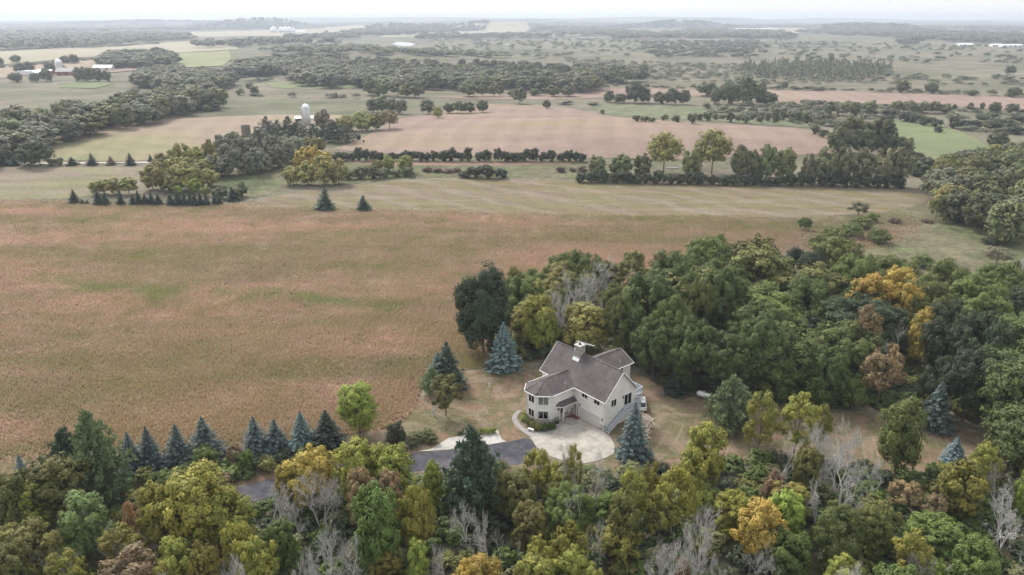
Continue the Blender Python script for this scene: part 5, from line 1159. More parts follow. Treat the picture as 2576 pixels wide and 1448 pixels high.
# ------------------------------------------------------------------ middle distance
row('spruce_lo', 'dkspruce', [(188, 474, 28, 512), (208, 500, 10, 514), (220, 502, 12, 514), (249, 472, 27, 515), (267, 478, 24, 516), (305, 477, 24, 516), (336, 484, 20, 517), (350, 476, 22, 517), (367, 485, 20, 517), (382, 480, 22, 517), (399, 483, 24, 517),
     (430, 482, 24, 518), (448, 477, 24, 518), (465, 477, 24, 518), (479, 481, 20, 518), (491, 474, 22, 518), (506, 480, 22, 518), (521, 486, 20, 518), (541, 490, 20, 517), (553, 491, 18, 516), (585, 470, 34, 505)],
    'dark spruce', 'in the row above the prairie at the left', 'spruce', 'dark spruces above the prairie')
row('spruce_lo', 'pine', [(820, 470, 44, 528), (915, 490, 31, 530)], 'lone spruce', 'standing in the mown hay field', 'spruce', 'lone spruces in the hay field')
row('spruce_lo', 'dkspruce', [(12, 388, 26, 417), (37, 390, 24, 417), (182, 391, 26, 416), (232, 385, 24, 416), (280, 391, 20, 415, 'spruce_lo', 'sage'), (329, 386, 25, 416), (379, 388, 14, 408)], 'small conifer', 'along the gravel lane at the left', 'conifer', 'conifers along the gravel lane')
row('oak_lo', 'midd', [(70, 362, 50, 417), (102, 346, 74, 418)], 'big round tree', 'beside the gravel lane at the left', 'tree', 'round trees by the lane')
row('bush_lo', 'midd', [(133, 400, 26, 417), (150, 398, 24, 417)], 'roundish bush', 'beside the big trees on the gravel lane', 'bush', 'bushes on the lane')
row('loose_lo', 'ygl', [(250, 454, 44, 490), (287, 447, 48, 490), (325, 447, 50, 490)], 'pale yellow tree', 'behind the dark spruce row', 'tree', 'pale yellow trees behind the spruces')
row('willow_lo', 'ygl', [(385, 414, 64, 478), (425, 404, 74, 480), (468, 408, 76, 480), (503, 424, 40, 478), (440, 435, 60, 484)], 'yellow-green willow', 'in the clump behind the dark spruce row', 'willow', 'willows behind the spruces')
row('loose_lo', 'lime', [(490, 449, 36, 488), (450, 466, 24, 492), (520, 470, 22, 494)], 'lime yellow bush', 'just behind the dark spruce row', 'bush', 'lime bushes behind the spruces', name='bush')
row('bush_lo', 'midd', [(560, 468, 40, 500), (545, 478, 30, 500), (600, 472, 36, 500), (612, 458, 24, 495)], 'grey-green bush', 'at the right end of the spruce row', 'bush', 'bushes at the end of the spruce row')
row('willow_lo', 'ygl', [(462, 360, 50, 430), (500, 368, 46, 432), (531, 350, 40, 425), (440, 375, 44, 425), (410, 385, 50, 432), (550, 385, 44, 440), (485, 395, 60, 446), (520, 400, 56, 450), (450, 395, 60, 440), (530, 425, 50, 470)], 'olive willow', 'in the belt left of the silo', 'willow', 'olive willows left of the silo')
row('loose_lo', 'grey', [(575, 362, 46, 440), (610, 340, 50, 425), (600, 372, 50, 440), (640, 345, 48, 425), (650, 370, 50, 440), (690, 338, 50, 420), (700, 365, 46, 425), (725, 350, 44, 410), (590, 330, 50, 400), (560, 338, 40, 400), (540, 390, 54, 446), (570, 395, 54, 446), (625, 388, 56, 440), (665, 385, 54, 432), (705, 385, 50, 424), (735, 372, 46, 412), (745, 345, 44, 392), (660, 322, 50, 390), (630, 352, 56, 410)], 'greyish green tree', 'in the belt below the silo', 'tree', 'greyish trees below the silo')
row('loose_lo', 'gold', [(765, 372, 56, 440), (790, 365, 48, 440), (812, 378, 50, 440)], 'golden tan tree', 'in the clump right of the tree belt', 'tree', 'golden trees in the middle clump')
row('willow_lo', 'ygl', [(738, 418, 54, 466), (775, 405, 60, 466), (815, 392, 74, 466), (852, 400, 56, 464)], 'bushy yellow-green tree', 'in the clump above the hay field', 'tree', 'bushy trees above the hay field')
row('loose_lo', 'ygl', [(800, 344, 42, 385), (778, 345, 26, 380)], 'round lime tree', 'just below the pines at the silo', 'tree', 'lime trees below the pines')
row('pine_lo', 'dkspruce', [(672, 291, 44, 345), (700, 298, 42, 348), (728, 296, 40, 350), (752, 302, 40, 352), (790, 312, 44, 355), (842, 308, 50, 358), (872, 316, 54, 360), (815, 318, 44, 358)], 'dark pine', 'in the windbreak at the silo', 'pine', 'windbreak pines at the silo')
row('willow_lo', 'ygl', [(870, 290, 52, 330), (912, 280, 62, 330), (945, 285, 44, 328)], 'yellow-green willow', 'right of the silo', 'willow', 'willows right of the silo')
row('sparse_lo', 'tan', [(980, 277, 58, 326)], 'tan spreading tree', 'at the corner of the pink field by the silo', 'tree')
row('loose_lo', 'sage', [(812, 276, 40, 330), (835, 300, 36, 335)], 'brownish round tree', 'beside the silo', 'tree', 'brownish trees beside the silo')
row('bush_lo', 'dkbush', [(903, 340, 12, 353), (915, 352, 5, 359)], 'tiny dark shrub', 'on the grass edge right of the pines', 'bush', 'tiny shrubs on the field edge')
# hedge along the pink field
hx = [850, 866, 884, 902, 920, 940, 955, 985, 1003, 1020, 1038, 1056, 1074, 1092, 1112, 1122, 1140, 1158, 1178, 1208, 1226, 1252, 1270, 1288, 1306, 1324, 1344, 1366, 1386, 1412, 1430, 1448, 1464]
hr_ = random.Random(8)
row('bush_lo', 'dkbush', [(x, 403 - hr_.uniform(17, 33), hr_.uniform(22, 30), 405 + (x - 850) * .004) for x in hx], 'dark hedge bush', 'along the near edge of the pink field', 'bush', 'hedge bushes along the pink field')
row('bush_lo', 'dkbush', [(1168, 430, 38, 447), (1195, 419, 44, 448), (1226, 416, 48, 449), (1260, 424, 38, 449)], 'dark low bush', 'in the clump above the hay field', 'bush', 'clump of dark bushes above the hay field')
row('bush_lo', 'midd', [(880, 428, 40, 452), (908, 420, 40, 450), (935, 416, 40, 450), (965, 424, 40, 448), (1026, 420, 34, 445), (995, 428, 34, 446)], 'dark green bush', 'right of the yellow clump', 'bush', 'bushes right of the yellow clump')
row('loose_lo', 'ygl', [(950, 402, 28, 432), (978, 392, 32, 432), (1021, 390, 38, 436)], 'small yellow tree', 'above the left part of the hay field', 'tree', 'small yellow trees above the hay field')
row('bush_lo', 'red', [(1075, 420, 30, 433), (1100, 423, 30, 434), (1128, 424, 30, 435), (1150, 422, 24, 434), (1410, 420, 26, 434), (1440, 422, 22, 432), (1465, 418, 26, 432)], 'reddish low bush', 'in the strip above the hay field', 'bush', 'reddish bushes above the hay field')
# tree row along the top of the hay field
row('sparse_lo', 'ygl', [(1669, 330, 94, 438), (1790, 323, 104, 440)], 'tall airy yellow tree', 'in the tree row above the hay field', 'tree', 'tall airy trees above the hay field')
row('loose_lo', 'midg', [(1500, 392, 44, 452), (1560, 388, 62, 450), (1615, 386, 46, 450), (1738, 372, 50, 456), (1858, 366, 52, 458), (1890, 376, 40, 458), (1925, 362, 46, 460), (1970, 372, 54, 460)], 'leafy green tree', 'left in the row above the hay field', 'tree', 'leafy trees above the hay field')
row('willow_lo', 'willow', [(2028, 385, 34, 462), (2070, 370, 58, 464), (2117, 369, 54, 466), (2164, 372, 58, 466), (2215, 374, 54, 470), (2252, 369, 60, 470)], 'pale green willow', 'right in the row above the hay field', 'willow', 'willows above the hay field')
row('bush_lo', 'dkbush', [(1462 + i * 27.5, 458 - hr_.uniform(20, 36) + i * .45, hr_.uniform(30, 40), 460 + i * .5) for i in range(30)], 'dark bush', 'under the tree row above the hay field', 'bush', 'dark bushes under the tree row')
# right side groves
n3 = canopy([(2345, 400), (2420, 375), (2500, 352), (2600, 345), (2660, 400), (2660, 500), (2560, 520), (2440, 480), (2380, 450)], 12, 9.0, [('oak_lo', 'midg', 'green', 3), ('oak_lo', 'midd', 'dark', 2), ('loose_lo', 'grey', 'silvery', 2), ('willow_lo', 'ygl', 'yellowish', 1)], 'tree', 'in the grove at the right edge', 'right grove trees', 51)
row('oak_lo', 'midd', [(2105, 320, 60, 388), (2134, 293, 72, 386), (2172, 305, 70, 390), (2210, 296, 76, 392), (2235, 342, 62, 396), (2268, 344, 60, 396)], 'big dark tree', 'in the pink field corner grove', 'tree', 'big dark trees at the field corner')
row('bush_lo', 'midd', [(2050, 318, 26, 338), (2070, 326, 28, 346), (2092, 334, 30, 356), (2290, 392, 50, 436), (2330, 396, 50, 438), (2362, 402, 46, 440), (2310, 410, 50, 444)], 'dark thicket bush', 'beside the field-corner grove', 'bush', 'thicket bushes at the field corner')
row('oak_lo', 'midd', [(2505, 328, 50, 376)], 'round dark tree', 'standing alone in the right-hand pasture', 'tree')
row('bush_lo', 'dkbush', [(2237, 275, 46, 296), (2275, 284, 34, 306), (2300, 286, 34, 310), (2328, 294, 34, 316), (2356, 300, 34, 320), (2400, 295, 34, 316), (2402, 305, 30, 324), (2425, 302, 38, 324), (2447, 303, 38, 324), (2470, 290, 38, 306), (2500, 305, 46, 328), (2530, 300, 40, 318), (2562, 290, 40, 312), (2552, 318, 44, 338), (2240, 290, 20, 304), (2360, 318, 22, 334)], 'round dark bush', 'in the shrub land at the right', 'bush', 'round bushes at the right')
row('loose_lo', 'willow', [(2255, 254, 34, 282), (2285, 252, 36, 284), (2320, 256, 34, 286), (2350, 255, 34, 286), (2378, 260, 30, 288), (2085, 254, 40, 290), (2120, 258, 38, 292), (2150, 258, 34, 292), (2185, 252, 36, 292)], 'pale grey-green tree', 'below the far pink field', 'tree', 'pale trees below the far pink field')
row('oak_lo', 'midd', [(2400, 262, 14, 278), (2440, 258, 16, 276), (2470, 258, 14, 276), (2501, 257, 30, 284), (2545, 261, 34, 290)], 'small dark tree', 'at the edge of the far pink field', 'tree', 'small trees at the far pink field')
row('oak_lo', 'midd', [(2269, 204, 36, 234), (2341, 207, 34, 236), (2540, 165, 30, 188), (2090, 139, 16, 158), (2548, 218, 34, 246), (2445, 226, 26, 242), (1973, 205, 18, 226)], 'isolated dark tree', 'on the marsh at the right', 'tree', 'isolated marsh trees')
row('oak_lo', 'midd', [(1532, 228, 32, 258), (1560, 236, 36, 260), (1597, 203, 54, 260), (1622, 222, 34, 260), (1660, 230, 36, 262), (1690, 222, 40, 264), (1720, 226, 34, 264), (1776, 207, 48, 242), (1832, 204, 50, 262), (1868, 193, 60, 264), (1903, 206, 54, 264), (1932, 232, 44, 266), (1800, 220, 36, 262)], 'large dark tree', 'in the far grove above the pink field', 'tree', 'large trees of the far grove')
row('loose_lo', 'midg', [(1179, 204, 48, 244), (1214, 212, 30, 244), (1242, 212, 30, 244), (1260, 214, 16, 242), (1306, 220, 42, 262), (1345, 223, 32, 242), (1392, 214, 36, 244), (1430, 215, 42, 244), (1290, 226, 30, 244)], 'leafy tree', 'in the line beyond the pink field', 'tree', 'trees beyond the pink field')
row('oak_lo', 'midd', [(1375, 252, 24, 274)], 'lone round tree', 'on the crest of the pink field', 'tree')
row('loose_lo', 'midg', [(930, 196, 40, 240), (965, 205, 36, 242), (1000, 203, 40, 244), (1045, 204, 54, 246), (1020, 215, 40, 246), (945, 222, 30, 242)], 'green tree', 'in the clump beyond the silo', 'tree', 'trees beyond the silo')
row('loose_lo', 'grey', [(940, 246, 38, 284), (962, 239, 40, 284), (985, 244, 36, 286), (1010, 250, 36, 288), (1077, 250, 40, 288)], 'grey-green tree', 'behind the willows right of the silo', 'tree', 'grey-green trees behind the willows')
row('loose_lo', 'midd', [(1102, 268, 28, 298, 'loose_lo', 'ygl'), (1130, 260, 30, 286), (1152, 255, 36, 286), (1180, 256, 36, 286), (1214, 252, 34, 284)], 'rounded tree', 'on the far side of the pink field', 'tree', 'trees on the far side of the pink field')
row('bush_lo', 'midd', [(1600, 290, 24, 306), (1622, 292, 24, 307), (1640, 296, 22, 308), (1672, 288, 20, 305), (1700, 290, 24, 308), (1740, 285, 26, 312), (1515, 276, 12, 288)], 'small bush', 'right of the pink field', 'bush', 'bushes right of the pink field')
row('bush_lo', 'midd', [(1760 + i * 19, 300 - hr_.uniform(8, 22), hr_.uniform(16, 26), 308 + hr_.uniform(-8, 6)) for i in range(18)], 'marsh bush', 'above the pink field', 'bush', 'marsh bushes above the pink field')
n4 = canopy([(-60, 300), (40, 268), (110, 262), (200, 250), (290, 240), (340, 226), (420, 214), (520, 205), (545, 225), (450, 240), (380, 252), (330, 262), (260, 268), (180, 285), (120, 300), (40, 325), (-60, 345)], 14, 12.5, [('oak_lo', 'midd', 'dark', 4), ('oak_lo', 'midg', 'green', 3), ('loose_lo', 'grey', 'greyish', 3), ('loose_lo', 'ygd', 'yellowish', 2)], 'tree', 'in the wood at the left edge', 'left wood trees', 52)
row('bush_lo', 'midg', [(470, 255, 34, 280), (500, 250, 30, 276), (440, 262, 32, 286), (405, 268, 34, 292), (520, 265, 26, 282), (545, 262, 24, 280), (380, 262, 34, 296), (565, 232, 26, 248), (605, 222, 22, 240), (640, 216, 24, 240), (628, 208, 20, 224)], 'grey-green bush', 'on the slope right of the left wood', 'bush', 'bushes right of the left wood')
n5 = canopy([(345, 172), (400, 163), (480, 163), (575, 170), (580, 190), (500, 200), (420, 196), (350, 188)], 13, 17, [('oak_lo', 'midd', 'dark', 4), ('oak_lo', 'midg', 'green', 1)], 'tree', 'in the belt left of the green field', 'left belt trees', 53)
n6 = canopy([(258, 126), (330, 120), (425, 120), (430, 140), (340, 146), (262, 146)], 14, 24, [('oak_lo', 'midd', 'dark', 1)], 'tree', 'in the square far grove at the left', 'far square grove trees', 54)
row('oak_lo', 'midd', [(57, 158, 40, 188), (75, 155, 30, 186), (118, 174, 34, 206), (88, 184, 26, 208), (42, 182, 34, 208), (206, 168, 40, 206), (225, 170, 40, 206), (245, 172, 34, 206), (128, 156, 34, 182), (160, 160, 26, 178, 'spruce_lo', 'dkspruce'), (186, 137, 34, 160), (165, 140, 30, 160), (250, 142, 22, 162), (40, 138, 26, 158), (0, 145, 24, 166), (270, 176, 26, 206)], 'dark tree', 'around the far farmstead at the left', 'tree', 'farmstead trees')
n7 = canopy([(590, 150), (660, 140), (720, 132), (830, 140), (900, 158), (1000, 164), (1100, 168), (1300, 172), (1480, 178), (1500, 196), (1300, 192), (1050, 190), (800, 185), (770, 180), (720, 160), (600, 165)], 14, 21, [('oak_lo', 'midd', 'dark', 3), ('oak_lo', 'grey', 'greyish', 3), ('loose_lo', 'midg', 'green', 1)], 'tree', 'in the central far wood', 'central far wood trees', 55)
# ------------------------------------------------------------------ silo, ruins, farm buildings
M_silo = plain('silo_concrete', (0.58, 0.575, 0.56), 0.8, var=0.1, scale=0.6); M_dome = plain('silo_dome_metal', (0.70, 0.74, 0.78), 0.3, 0.6, var=0.1)
M_red = plain('barn_red', (0.28, 0.06, 0.05), 0.8); M_roofg = plain('barn_roof', (0.35, 0.34, 0.34), 0.7); M_wroof = plain('white_roof', (0.80, 0.81, 0.82), 0.5, var=0.04)
X, Y = gp(773, 314); k_ = depth(X, Y) / FPX; sr_ = 9.3 * k_; sh_ = top_height(X, Y, 262)
silo = empty('silo', (X, Y, hgt(X, Y)), .4, 'pale grey tower silo with a shiny domed cap behind the pines', 'silo')
MB().lathe([(sr_, 0), (sr_, sh_ - sr_ * .95)], 28).obj('shaft', M_silo, silo, True)
for z in np.arange(1.0, sh_ - sr_, 1.0): MB().lathe([(sr_ + .02, z), (sr_ + .05, z + .02), (sr_ + .05, z + .1), (sr_ + .02, z + .12)], 28).obj('hoop', M_roofg, silo)
for j in range(14):
    a0, a1 = 2 * math.pi * j / 14, 2 * math.pi * (j + 1) / 14; mb = MB(); vs_ = []; fs_ = []
    for i in range(5):
        t = i / 4 * math.pi / 2; r_ = sr_ * 1.03 * math.cos(t) + .02; z = sh_ - sr_ * .95 + sr_ * .95 * math.sin(t)
        vs_ += [(r_ * math.cos(a0), r_ * math.sin(a0), z), (r_ * math.cos(a1), r_ * math.sin(a1), z)]
    for i in range(4): fs_.append((2 * i, 2 * i + 1, 2 * i + 3, 2 * i + 2))
    mb.add(vs_, fs_).obj('dome_panel', M_dome, silo)
MB().box(sr_ - .1, sr_ + .9, -.5, .5, 0, sh_ - sr_).obj('chute', M_dome, silo)
silo.rotation_euler[2] = math.radians(200)
X, Y = gp(620, 342); k_ = depth(X, Y) / FPX
ruin = empty('silo_stump', (X, Y, hgt(X, Y)), 0, 'short dark roofless silo stump at the edge of the left field', 'silo'); hh = top_height(X, Y, 316)
MB().lathe([(11 * k_, 0), (11 * k_, hh), (10 * k_, hh), (10 * k_, hh - 1.5)], 20).obj('shaft', plain('dark_block', (0.17, 0.155, 0.13), 0.95, var=0.25, scale=1.0), ruin)
for z in np.arange(.5, hh, .9): MB().lathe([(11 * k_ + .01, z), (11 * k_ + .06, z + .02), (11 * k_ + .06, z + .1), (11 * k_ + .01, z + .12)], 20).obj('hoop', M_mortar, ruin)
def shed(name, px, w, d, h, rise, mw, mr, label, rz=0.0, cat='barn', doors=1):
    X, Y = gp(*px); e_ = empty(name, (X, Y, hgt(X, Y)), rz, label, cat)
    MB().add([(-w / 2, -d / 2, -.5), (w / 2, -d / 2, -.5), (w / 2, d / 2, -.5), (-w / 2, d / 2, -.5), (-w / 2, -d / 2, h), (w / 2, -d / 2, h), (w / 2, d / 2, h), (-w / 2, d / 2, h), (-w / 2, 0, h + rise), (w / 2, 0, h + rise)],
             [(0, 1, 5, 4), (2, 3, 7, 6), (1, 2, 6, 9, 5), (3, 0, 4, 8, 7), (4, 5, 9, 8), (6, 7, 8, 9), (3, 2, 1, 0)]).obj('wall', mw, e_)
    o_ = .5; s_ = rise / (d / 2)
    for sg in (-1, 1):
        a_ = [(-w / 2 - o_, sg * (d / 2 + o_), h - o_ * s_ + .05), (w / 2 + o_, sg * (d / 2 + o_), h - o_ * s_ + .05), (w / 2 + o_, 0, h + rise + .05), (-w / 2 - o_, 0, h + rise + .05)]
        MB().add(a_ + [(x, y, z + .2) for x, y, z in a_], [(0, 1, 2, 3), (4, 5, 6, 7), (0, 1, 5, 4), (1, 2, 6, 5), (2, 3, 7, 6), (3, 0, 4, 7)]).obj('roof', mr, e_)
    for i in range(doors): MB().box(-w / 2 + w * (i + .5) / doors - 1.5, -w / 2 + w * (i + .5) / doors + 1.5, -d / 2 - .06, -d / 2 - .01, 0, min(3.2, h - .4)).obj('door', M_dark, e_)
    return e_
shed('farm_shed', (766, 304), 11, 6, 1.8, 1.0, M_white, M_wroof, 'low white shed at the foot of the silo', .2, 'shed', 2)
shed('red_barn', (174, 189), 24, 12, 4, 4, M_red, M_roofg, 'red barn with a grey roof among the far left trees', .1, 'barn', 3)
shed('farm_shed', (116, 187), 18, 10, 3, 2, M_red, M_wroof, 'red shed with a white roof left of the red barn', -.1, 'shed', 2)
shed('farm_shed', (262, 177), 22, 12, 3.5, 2.5, M_dome, M_wroof, 'pale metal shed right of the far dark trees', .1, 'shed', 2)
for i in range(5):
    shed('white_tent', (52 + i * 8.2, 189), 8, 9, 2.4, 2.6, M_white, M_wroof, f'small white peaked tent beside the far farm, {ordinal(i)}' + ('' if i == 0 else ' from the left'), math.pi / 2, 'tent', 1)['group'] = 'white tents at the far farm'
X, Y = gp(152, 186); bs_ = empty('small_silo', (X, Y, hgt(X, Y)), 0, 'short silo with a white cap behind the far red barn', 'silo'); MB().lathe([(4, 0), (4, 13)], 16).obj('shaft', M_silo, bs_); MB().lathe([(4.1, 13), (3.6, 15), (2, 16.5), (.1, 17)], 16).obj('dome', M_wroof, bs_)
a_, b_ = gp(336, 173), gp(418, 159); L_ = math.hypot(b_[0] - a_[0], b_[1] - a_[1]); rz_ = math.atan2(b_[1] - a_[1], b_[0] - a_[0])
lb = shed('long_white_shed', ((336 + 418) / 2, 165), L_ * .8, 9, 2.6, 1.6, M_white, M_wroof, 'very long low white shed on the far left field', rz_, 'shed', 8)
lb.location = ((a_[0] + b_[0]) / 2, (a_[1] + b_[1]) / 2, hgt((a_[0] + b_[0]) / 2, (a_[1] + b_[1]) / 2) + .6)
BINS = [(689, 83, 15), (708, 83, 13), (719, 83, 13), (729, 83, 12), (740, 83, 5)]
for i, (x, y, w) in enumerate(BINS):
    X, Y = gp(x, y); r_ = w * .5 * depth(X, Y) / FPX; bh = top_height(X, Y, 71)
    e_ = empty('grain_bin', (X, Y, hgt(X, Y)), 0, f'steel grain bin in the far pale field, {ordinal(i) if i < 4 else "rightmost"}' + (' from the left' if 0 < i < 4 else ''), 'grain bin', 'far grain bins')
    MB().lathe([(r_, -1), (r_, bh)], 20).obj('shell', M_dome, e_, True); MB().lathe([(r_ * 1.03, bh), (r_ * .12, bh + r_ * .45), (r_ * .1, bh + r_ * .5)], 20).obj('roof', M_wroof, e_)
X, Y = gp(738, 83); e_ = empty('grain_elevator_leg', (X, Y, hgt(X, Y)), 0, 'thin elevator leg rising above the far grain bins', 'elevator'); tt = top_height(X, Y, 61); MB().box(-1.2, 1.2, -1.2, 1.2, 0, tt).obj('leg', M_dome, e_); MB().box(-2.5, 2.5, -2, 2, tt, tt + 4).obj('head', M_dome, e_)
for px, w, lab in (((757, 81), 50, 'low white shed right of the far grain bins'), ((1895, 74), 220, 'very long white building far off at the right horizon'), ((1960, 73), 170, 'second long white building at the right horizon'), ((2030, 75), 150, 'long white building nearest the dark ridge at the right horizon'),
                   ((2542, 118), 48, 'white low barn at the far right edge of the marsh'), ((2505, 117), 26, 'white barn left of another at the far right marsh'), ((2425, 116), 36, 'pale barn at the far right of the marsh'), ((2355, 81), 70, 'tan-walled barn on the far right field')):
    shed('white_building', px, w, 18, 3.5, 2, M_white, M_wroof, lab, 0, 'building', 4)
X, Y = gp(552, 263); e_ = empty('white_box', (X, Y, hgt(X, Y)), .3, 'tiny white box standing in the field right of the left wood', 'box'); MB().box(-1.3, 1.3, -.8, .8, .5, 2.0).obj('body', M_white, e_)
for x in (-1, 1): MB().box(x - .1, x + .1, -.4, .4, 0, .5).obj('leg', M_white, e_)

# ------------------------------------------------------------------ far woods: read as masses
FP = [arrays(p_[1]) for p_ in P['far']]; FC = []
for i in range(3):                                                # slim conifers of the marsh
    n = 60; rg = np.random.default_rng(77 + i); z = rg.uniform(.05, 1, n); a2 = rg.uniform(0, 6.28, n); r2 = .5 * (1 - z) * rg.uniform(.6, 1, n); C = np.stack([r2 * np.cos(a2), r2 * np.sin(a2), z], 1)
    N = unit(np.stack([np.cos(a2), np.sin(a2), np.full(n, .7)], 1) + rg.normal(0, .3, (n, 3))); FC.append(leaf_quads(rg, C, N, .13, np.ones((n, 3)) * rg.uniform(.8, 1.2, (n, 1))))
def wood(name, polys, label, seed, spacing, hr, hues, protos=None, wf=1.25, cap=2600, zc=None):
    rnd = random.Random(seed); V = []; F = []; Cc = []; off = 0; protos = protos or FP
    for px_poly in polys:
        poly = [gp(*q) for q in px_poly]; A = np.array(poly); lo = A.min(0); hi = A.max(0)
        rg = np.random.default_rng(seed); area = abs(sum(poly[i][0] * poly[(i + 1) % len(poly)][1] - poly[(i + 1) % len(poly)][0] * poly[i][1] for i in range(len(poly)))) / 2
        n = int(min(cap, area / spacing ** 2)); q = rg.uniform(lo, hi, (n * 12 + 50, 2)); q = q[inside(poly, q[:, 0], q[:, 1])][:n]; zz = hgt_np(q[:, 0], q[:, 1])
        for (x, y), z0 in zip(q, zz):
            vv, ff, cc = rnd.choice(protos); H = rnd.uniform(*hr); W = (spacing if zc is None else zc) * wf * rnd.uniform(.8, 1.35); a2 = rnd.uniform(0, 6.28); ca, sa = math.cos(a2), math.sin(a2)
            V.append(np.stack([(vv[:, 0] * ca - vv[:, 1] * sa) * W + x, (vv[:, 0] * sa + vv[:, 1] * ca) * W + y, vv[:, 2] * H + z0], 1)); F.append(ff + off); Cc.append(cc * np.array(HUES[rnd.choice(hues)]) * rnd.uniform(.85, 1.2)); off += len(vv)
    stuff_mesh(name, (np.concatenate(V), np.concatenate(F), np.concatenate(Cc)), M_leaf, label, 'trees')
MD = ['midd', 'midd', 'midg', 'grey']
wood('far_wood', [[(720, 150), (830, 142), (905, 165), (1100, 175), (1480, 185), (1620, 190), (1610, 214), (1480, 216), (1200, 212), (1050, 206), (900, 203), (780, 205), (770, 190), (720, 172)]], 'grey-green wood across the middle distance', 61, 13, (7, 15), MD, zc=12)
wood('far_wood', [[(-60, 130), (150, 124), (350, 113), (500, 101), (470, 92), (300, 88), (0, 90), (-60, 95)]], 'bluish wood beyond the pale fields at the left', 62, 27, (12, 18), MD, cap=900, zc=20)
wood('far_wood', [[(480, 78), (700, 73), (840, 68), (560, 63), (440, 70)], [(820, 90), (930, 74), (1180, 74), (1240, 72), (1220, 78), (1000, 92), (830, 95)], [(720, 103), (900, 101), (905, 96), (740, 96)], [(490, 122), (690, 118), (850, 116), (850, 110), (640, 107), (500, 116)]], 'hazy woods around the far grain bins', 63, 40, (12, 20), MD, cap=800, zc=24)
wood('far_wood', [[(1050, 102), (1250, 99), (1390, 95), (1380, 91), (1200, 91), (1060, 95)], [(1330, 82), (1580, 79), (1560, 74), (1350, 74)], [(1380, 88), (1560, 84), (1700, 88), (1560, 92), (1400, 94)], [(1550, 92), (1760, 84), (2000, 90), (1990, 97), (1700, 97), (1560, 97)], [(1720, 82), (1900, 80), (1980, 82), (1900, 88), (1730, 88)]], 'hazy tree belts beyond the central marsh', 64, 36, (10, 18), MD, cap=700, zc=24)
wood('far_wood', [[(2000, 84), (2100, 76), (2300, 78), (2580, 88), (2600, 110), (2400, 108), (2250, 96), (2100, 90)], [(2230, 110), (2330, 108), (2340, 113), (2240, 114)], [(2100, 92), (2200, 94), (2330, 104), (2600, 118), (2600, 106), (2300, 94)]], 'bluish tree belts beyond the marsh at the right', 65, 40, (10, 18), MD, cap=700, zc=24)
wood('far_wood', [[(0, 78), (400, 72), (420, 64), (0, 68)], [(380, 62), (1000, 61), (1000, 58), (380, 59)], [(1000, 64), (1500, 66), (1500, 60), (1000, 60)], [(1480, 70), (2000, 70), (2040, 64), (1480, 62)], [(2000, 72), (2576, 80), (2576, 70), (2000, 64)], [(0, 66), (2576, 66), (2576, 61.5), (0, 61.5)]], 'pale blue woods along the skyline', 66, 75, (12, 20), MD, cap=1100, zc=60)
wood('far_wood', [[(0, 108), (300, 98), (420, 92), (400, 84), (0, 90)], [(0, 84), (260, 78), (500, 76), (480, 71), (0, 76)], [(560, 70), (900, 68), (900, 64), (560, 65)], [(940, 70), (1200, 69), (1190, 65), (940, 66)]], 'bluish wooded country at the far left', 74, 46, (12, 18), MD, cap=1000, zc=34)
wood('far_wood', [[(1540, 100), (1800, 98), (1990, 100), (2000, 94), (1760, 90), (1560, 92)], [(1420, 72), (1700, 71), (1690, 67), (1420, 68)], [(1720, 72), (2060, 70), (2060, 65), (1720, 66)], [(2060, 80), (2350, 84), (2350, 78), (2080, 74)], [(2300, 92), (2600, 100), (2600, 90), (2320, 84)]], 'bluish wooded country at the far right', 75, 46, (12, 18), MD, cap=900, zc=34)
wood('far_wood', [[(660, 130), (760, 120), (900, 118), (1000, 130), (1180, 138), (1280, 146), (1200, 150), (1060, 142), (900, 142), (760, 138)], [(580, 168), (700, 150), (720, 165), (600, 178)]], 'scrubby woods before the far ponds', 67, 24, (6, 12), MD, cap=700, zc=18)
wood('marsh_scrub', [[(1600, 108), (1900, 104), (1955, 130), (1880, 150), (1640, 148)]], 'scattered shrubs on the far marsh', 68, 26, (4, 9), ['grey', 'midd'], cap=500, zc=11)
wood('tamarack_stand', [[(1850, 172), (1960, 160), (2120, 163), (2240, 172), (2240, 198), (2050, 204), (1900, 196)]], 'dense stand of slim dark conifers on the marsh', 69, 9.5, (3, 11), ['midg', 'grey', 'grey'], FC, cap=1600, zc=6)
wood('marsh_scrub', [[(1080, 100), (1600, 100), (1620, 150), (1400, 152), (1250, 145), (1100, 130)], [(1950, 104), (2576, 122), (2576, 165), (2250, 160), (1960, 150)]], 'specks of scrub over the open marsh', 76, 48, (2.5, 8), ['grey', 'midd'], cap=420, zc=9)
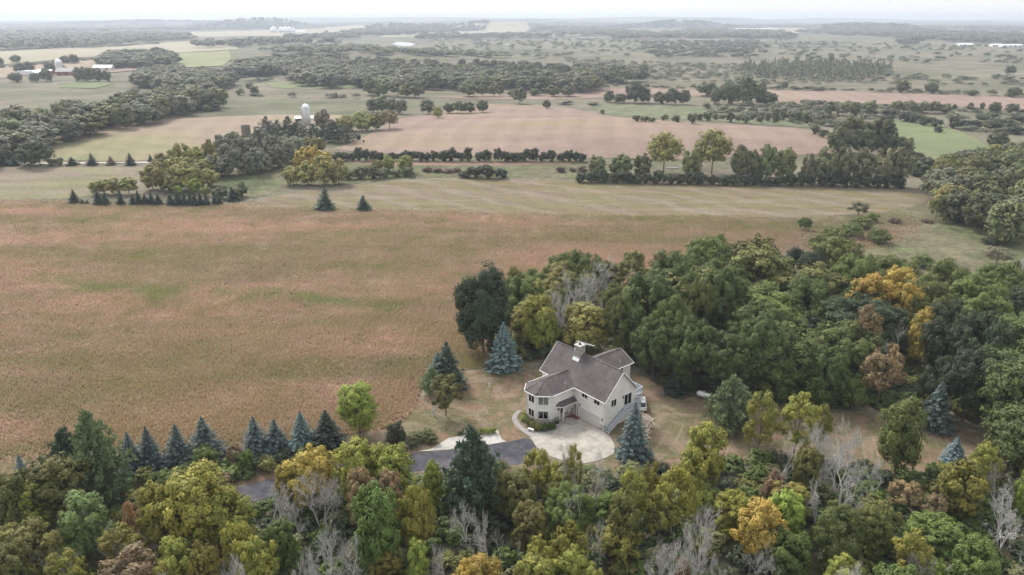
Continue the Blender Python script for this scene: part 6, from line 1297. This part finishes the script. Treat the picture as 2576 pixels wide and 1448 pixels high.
wood('hedgerow', [[(0, 128), (400, 110), (400, 111.5), (0, 130)], [(0, 172), (60, 166), (250, 150), (250, 151.5), (60, 168), (0, 174)], [(600, 240), (900, 246), (900, 248), (600, 242)], [(1380, 262), (1520, 264), (1520, 266), (1380, 264)], [(1440, 221), (1840, 226), (1840, 228), (1440, 223)], [(1930, 224), (2576, 243), (2576, 246), (1930, 226)], [(1960, 264), (2576, 286), (2576, 289), (1960, 266)], [(620, 206), (780, 204), (780, 206), (620, 208)], [(2240, 402), (2440, 392), (2440, 396), (2240, 406)]], 'thin ragged hedgerows between the far fields', 77, 7, (1.5, 5), ['midd', 'grey', 'sage'], cap=260, zc=6)
wood('marsh_scrub', [[(1400, 150), (1900, 165), (2300, 190), (2576, 200), (2576, 222), (2200, 214), (1900, 212), (1640, 205), (1500, 175)]], 'low grey scrub across the marsh', 70, 17, (2, 5), ['grey', 'midd', 'sage'], cap=1300, zc=7)
wood('marsh_scrub', [[(1960, 262), (2230, 268), (2240, 300), (2060, 326), (1980, 310), (1900, 300), (1760, 290), (1780, 268)]], 'grey-green scrub in the wet meadow above the pink field', 71, 8.5, (1.5, 4.5), ['grey', 'midd', 'sage'], cap=900, zc=5)
wood('marsh_scrub', [[(2200, 280), (2600, 290), (2600, 345), (2420, 332), (2300, 305)]], 'scrub between the round bushes at the right', 72, 12, (1.5, 3.5), ['grey', 'midd'], cap=600, zc=6)

# ------------------------------------------------------------------ haze
zlo = float(min(gv[:, 2].min(), 0)) - 1.2; zhi = max(float(gv[:, 2].max()) + 24, 110.0)
hz = MB().box(-14700, 14700, -14700, 14700, zlo, zhi).obj('haze', None); tag(hz, 'thin pale haze over the whole landscape', 'haze', kind='stuff')
M_haze = bpy.data.materials.new('haze'); M_haze.use_nodes = True; nt = M_haze.node_tree
for n in list(nt.nodes): nt.nodes.remove(n)
out = nt.nodes.new('ShaderNodeOutputMaterial'); pv = nt.nodes.new('ShaderNodeVolumePrincipled')
pv.inputs['Color'].default_value = (0.74, 0.82, 0.94, 1); pv.inputs['Density'].default_value = 1.6e-4; pv.inputs['Anisotropy'].default_value = 0.2
nt.links.new(pv.outputs[0], out.inputs['Volume']); hz.data.materials.append(M_haze)
print('canopy trees', n1, n2, n3, n4, n5, n6, n7, 'objects', len(bpy.data.objects))
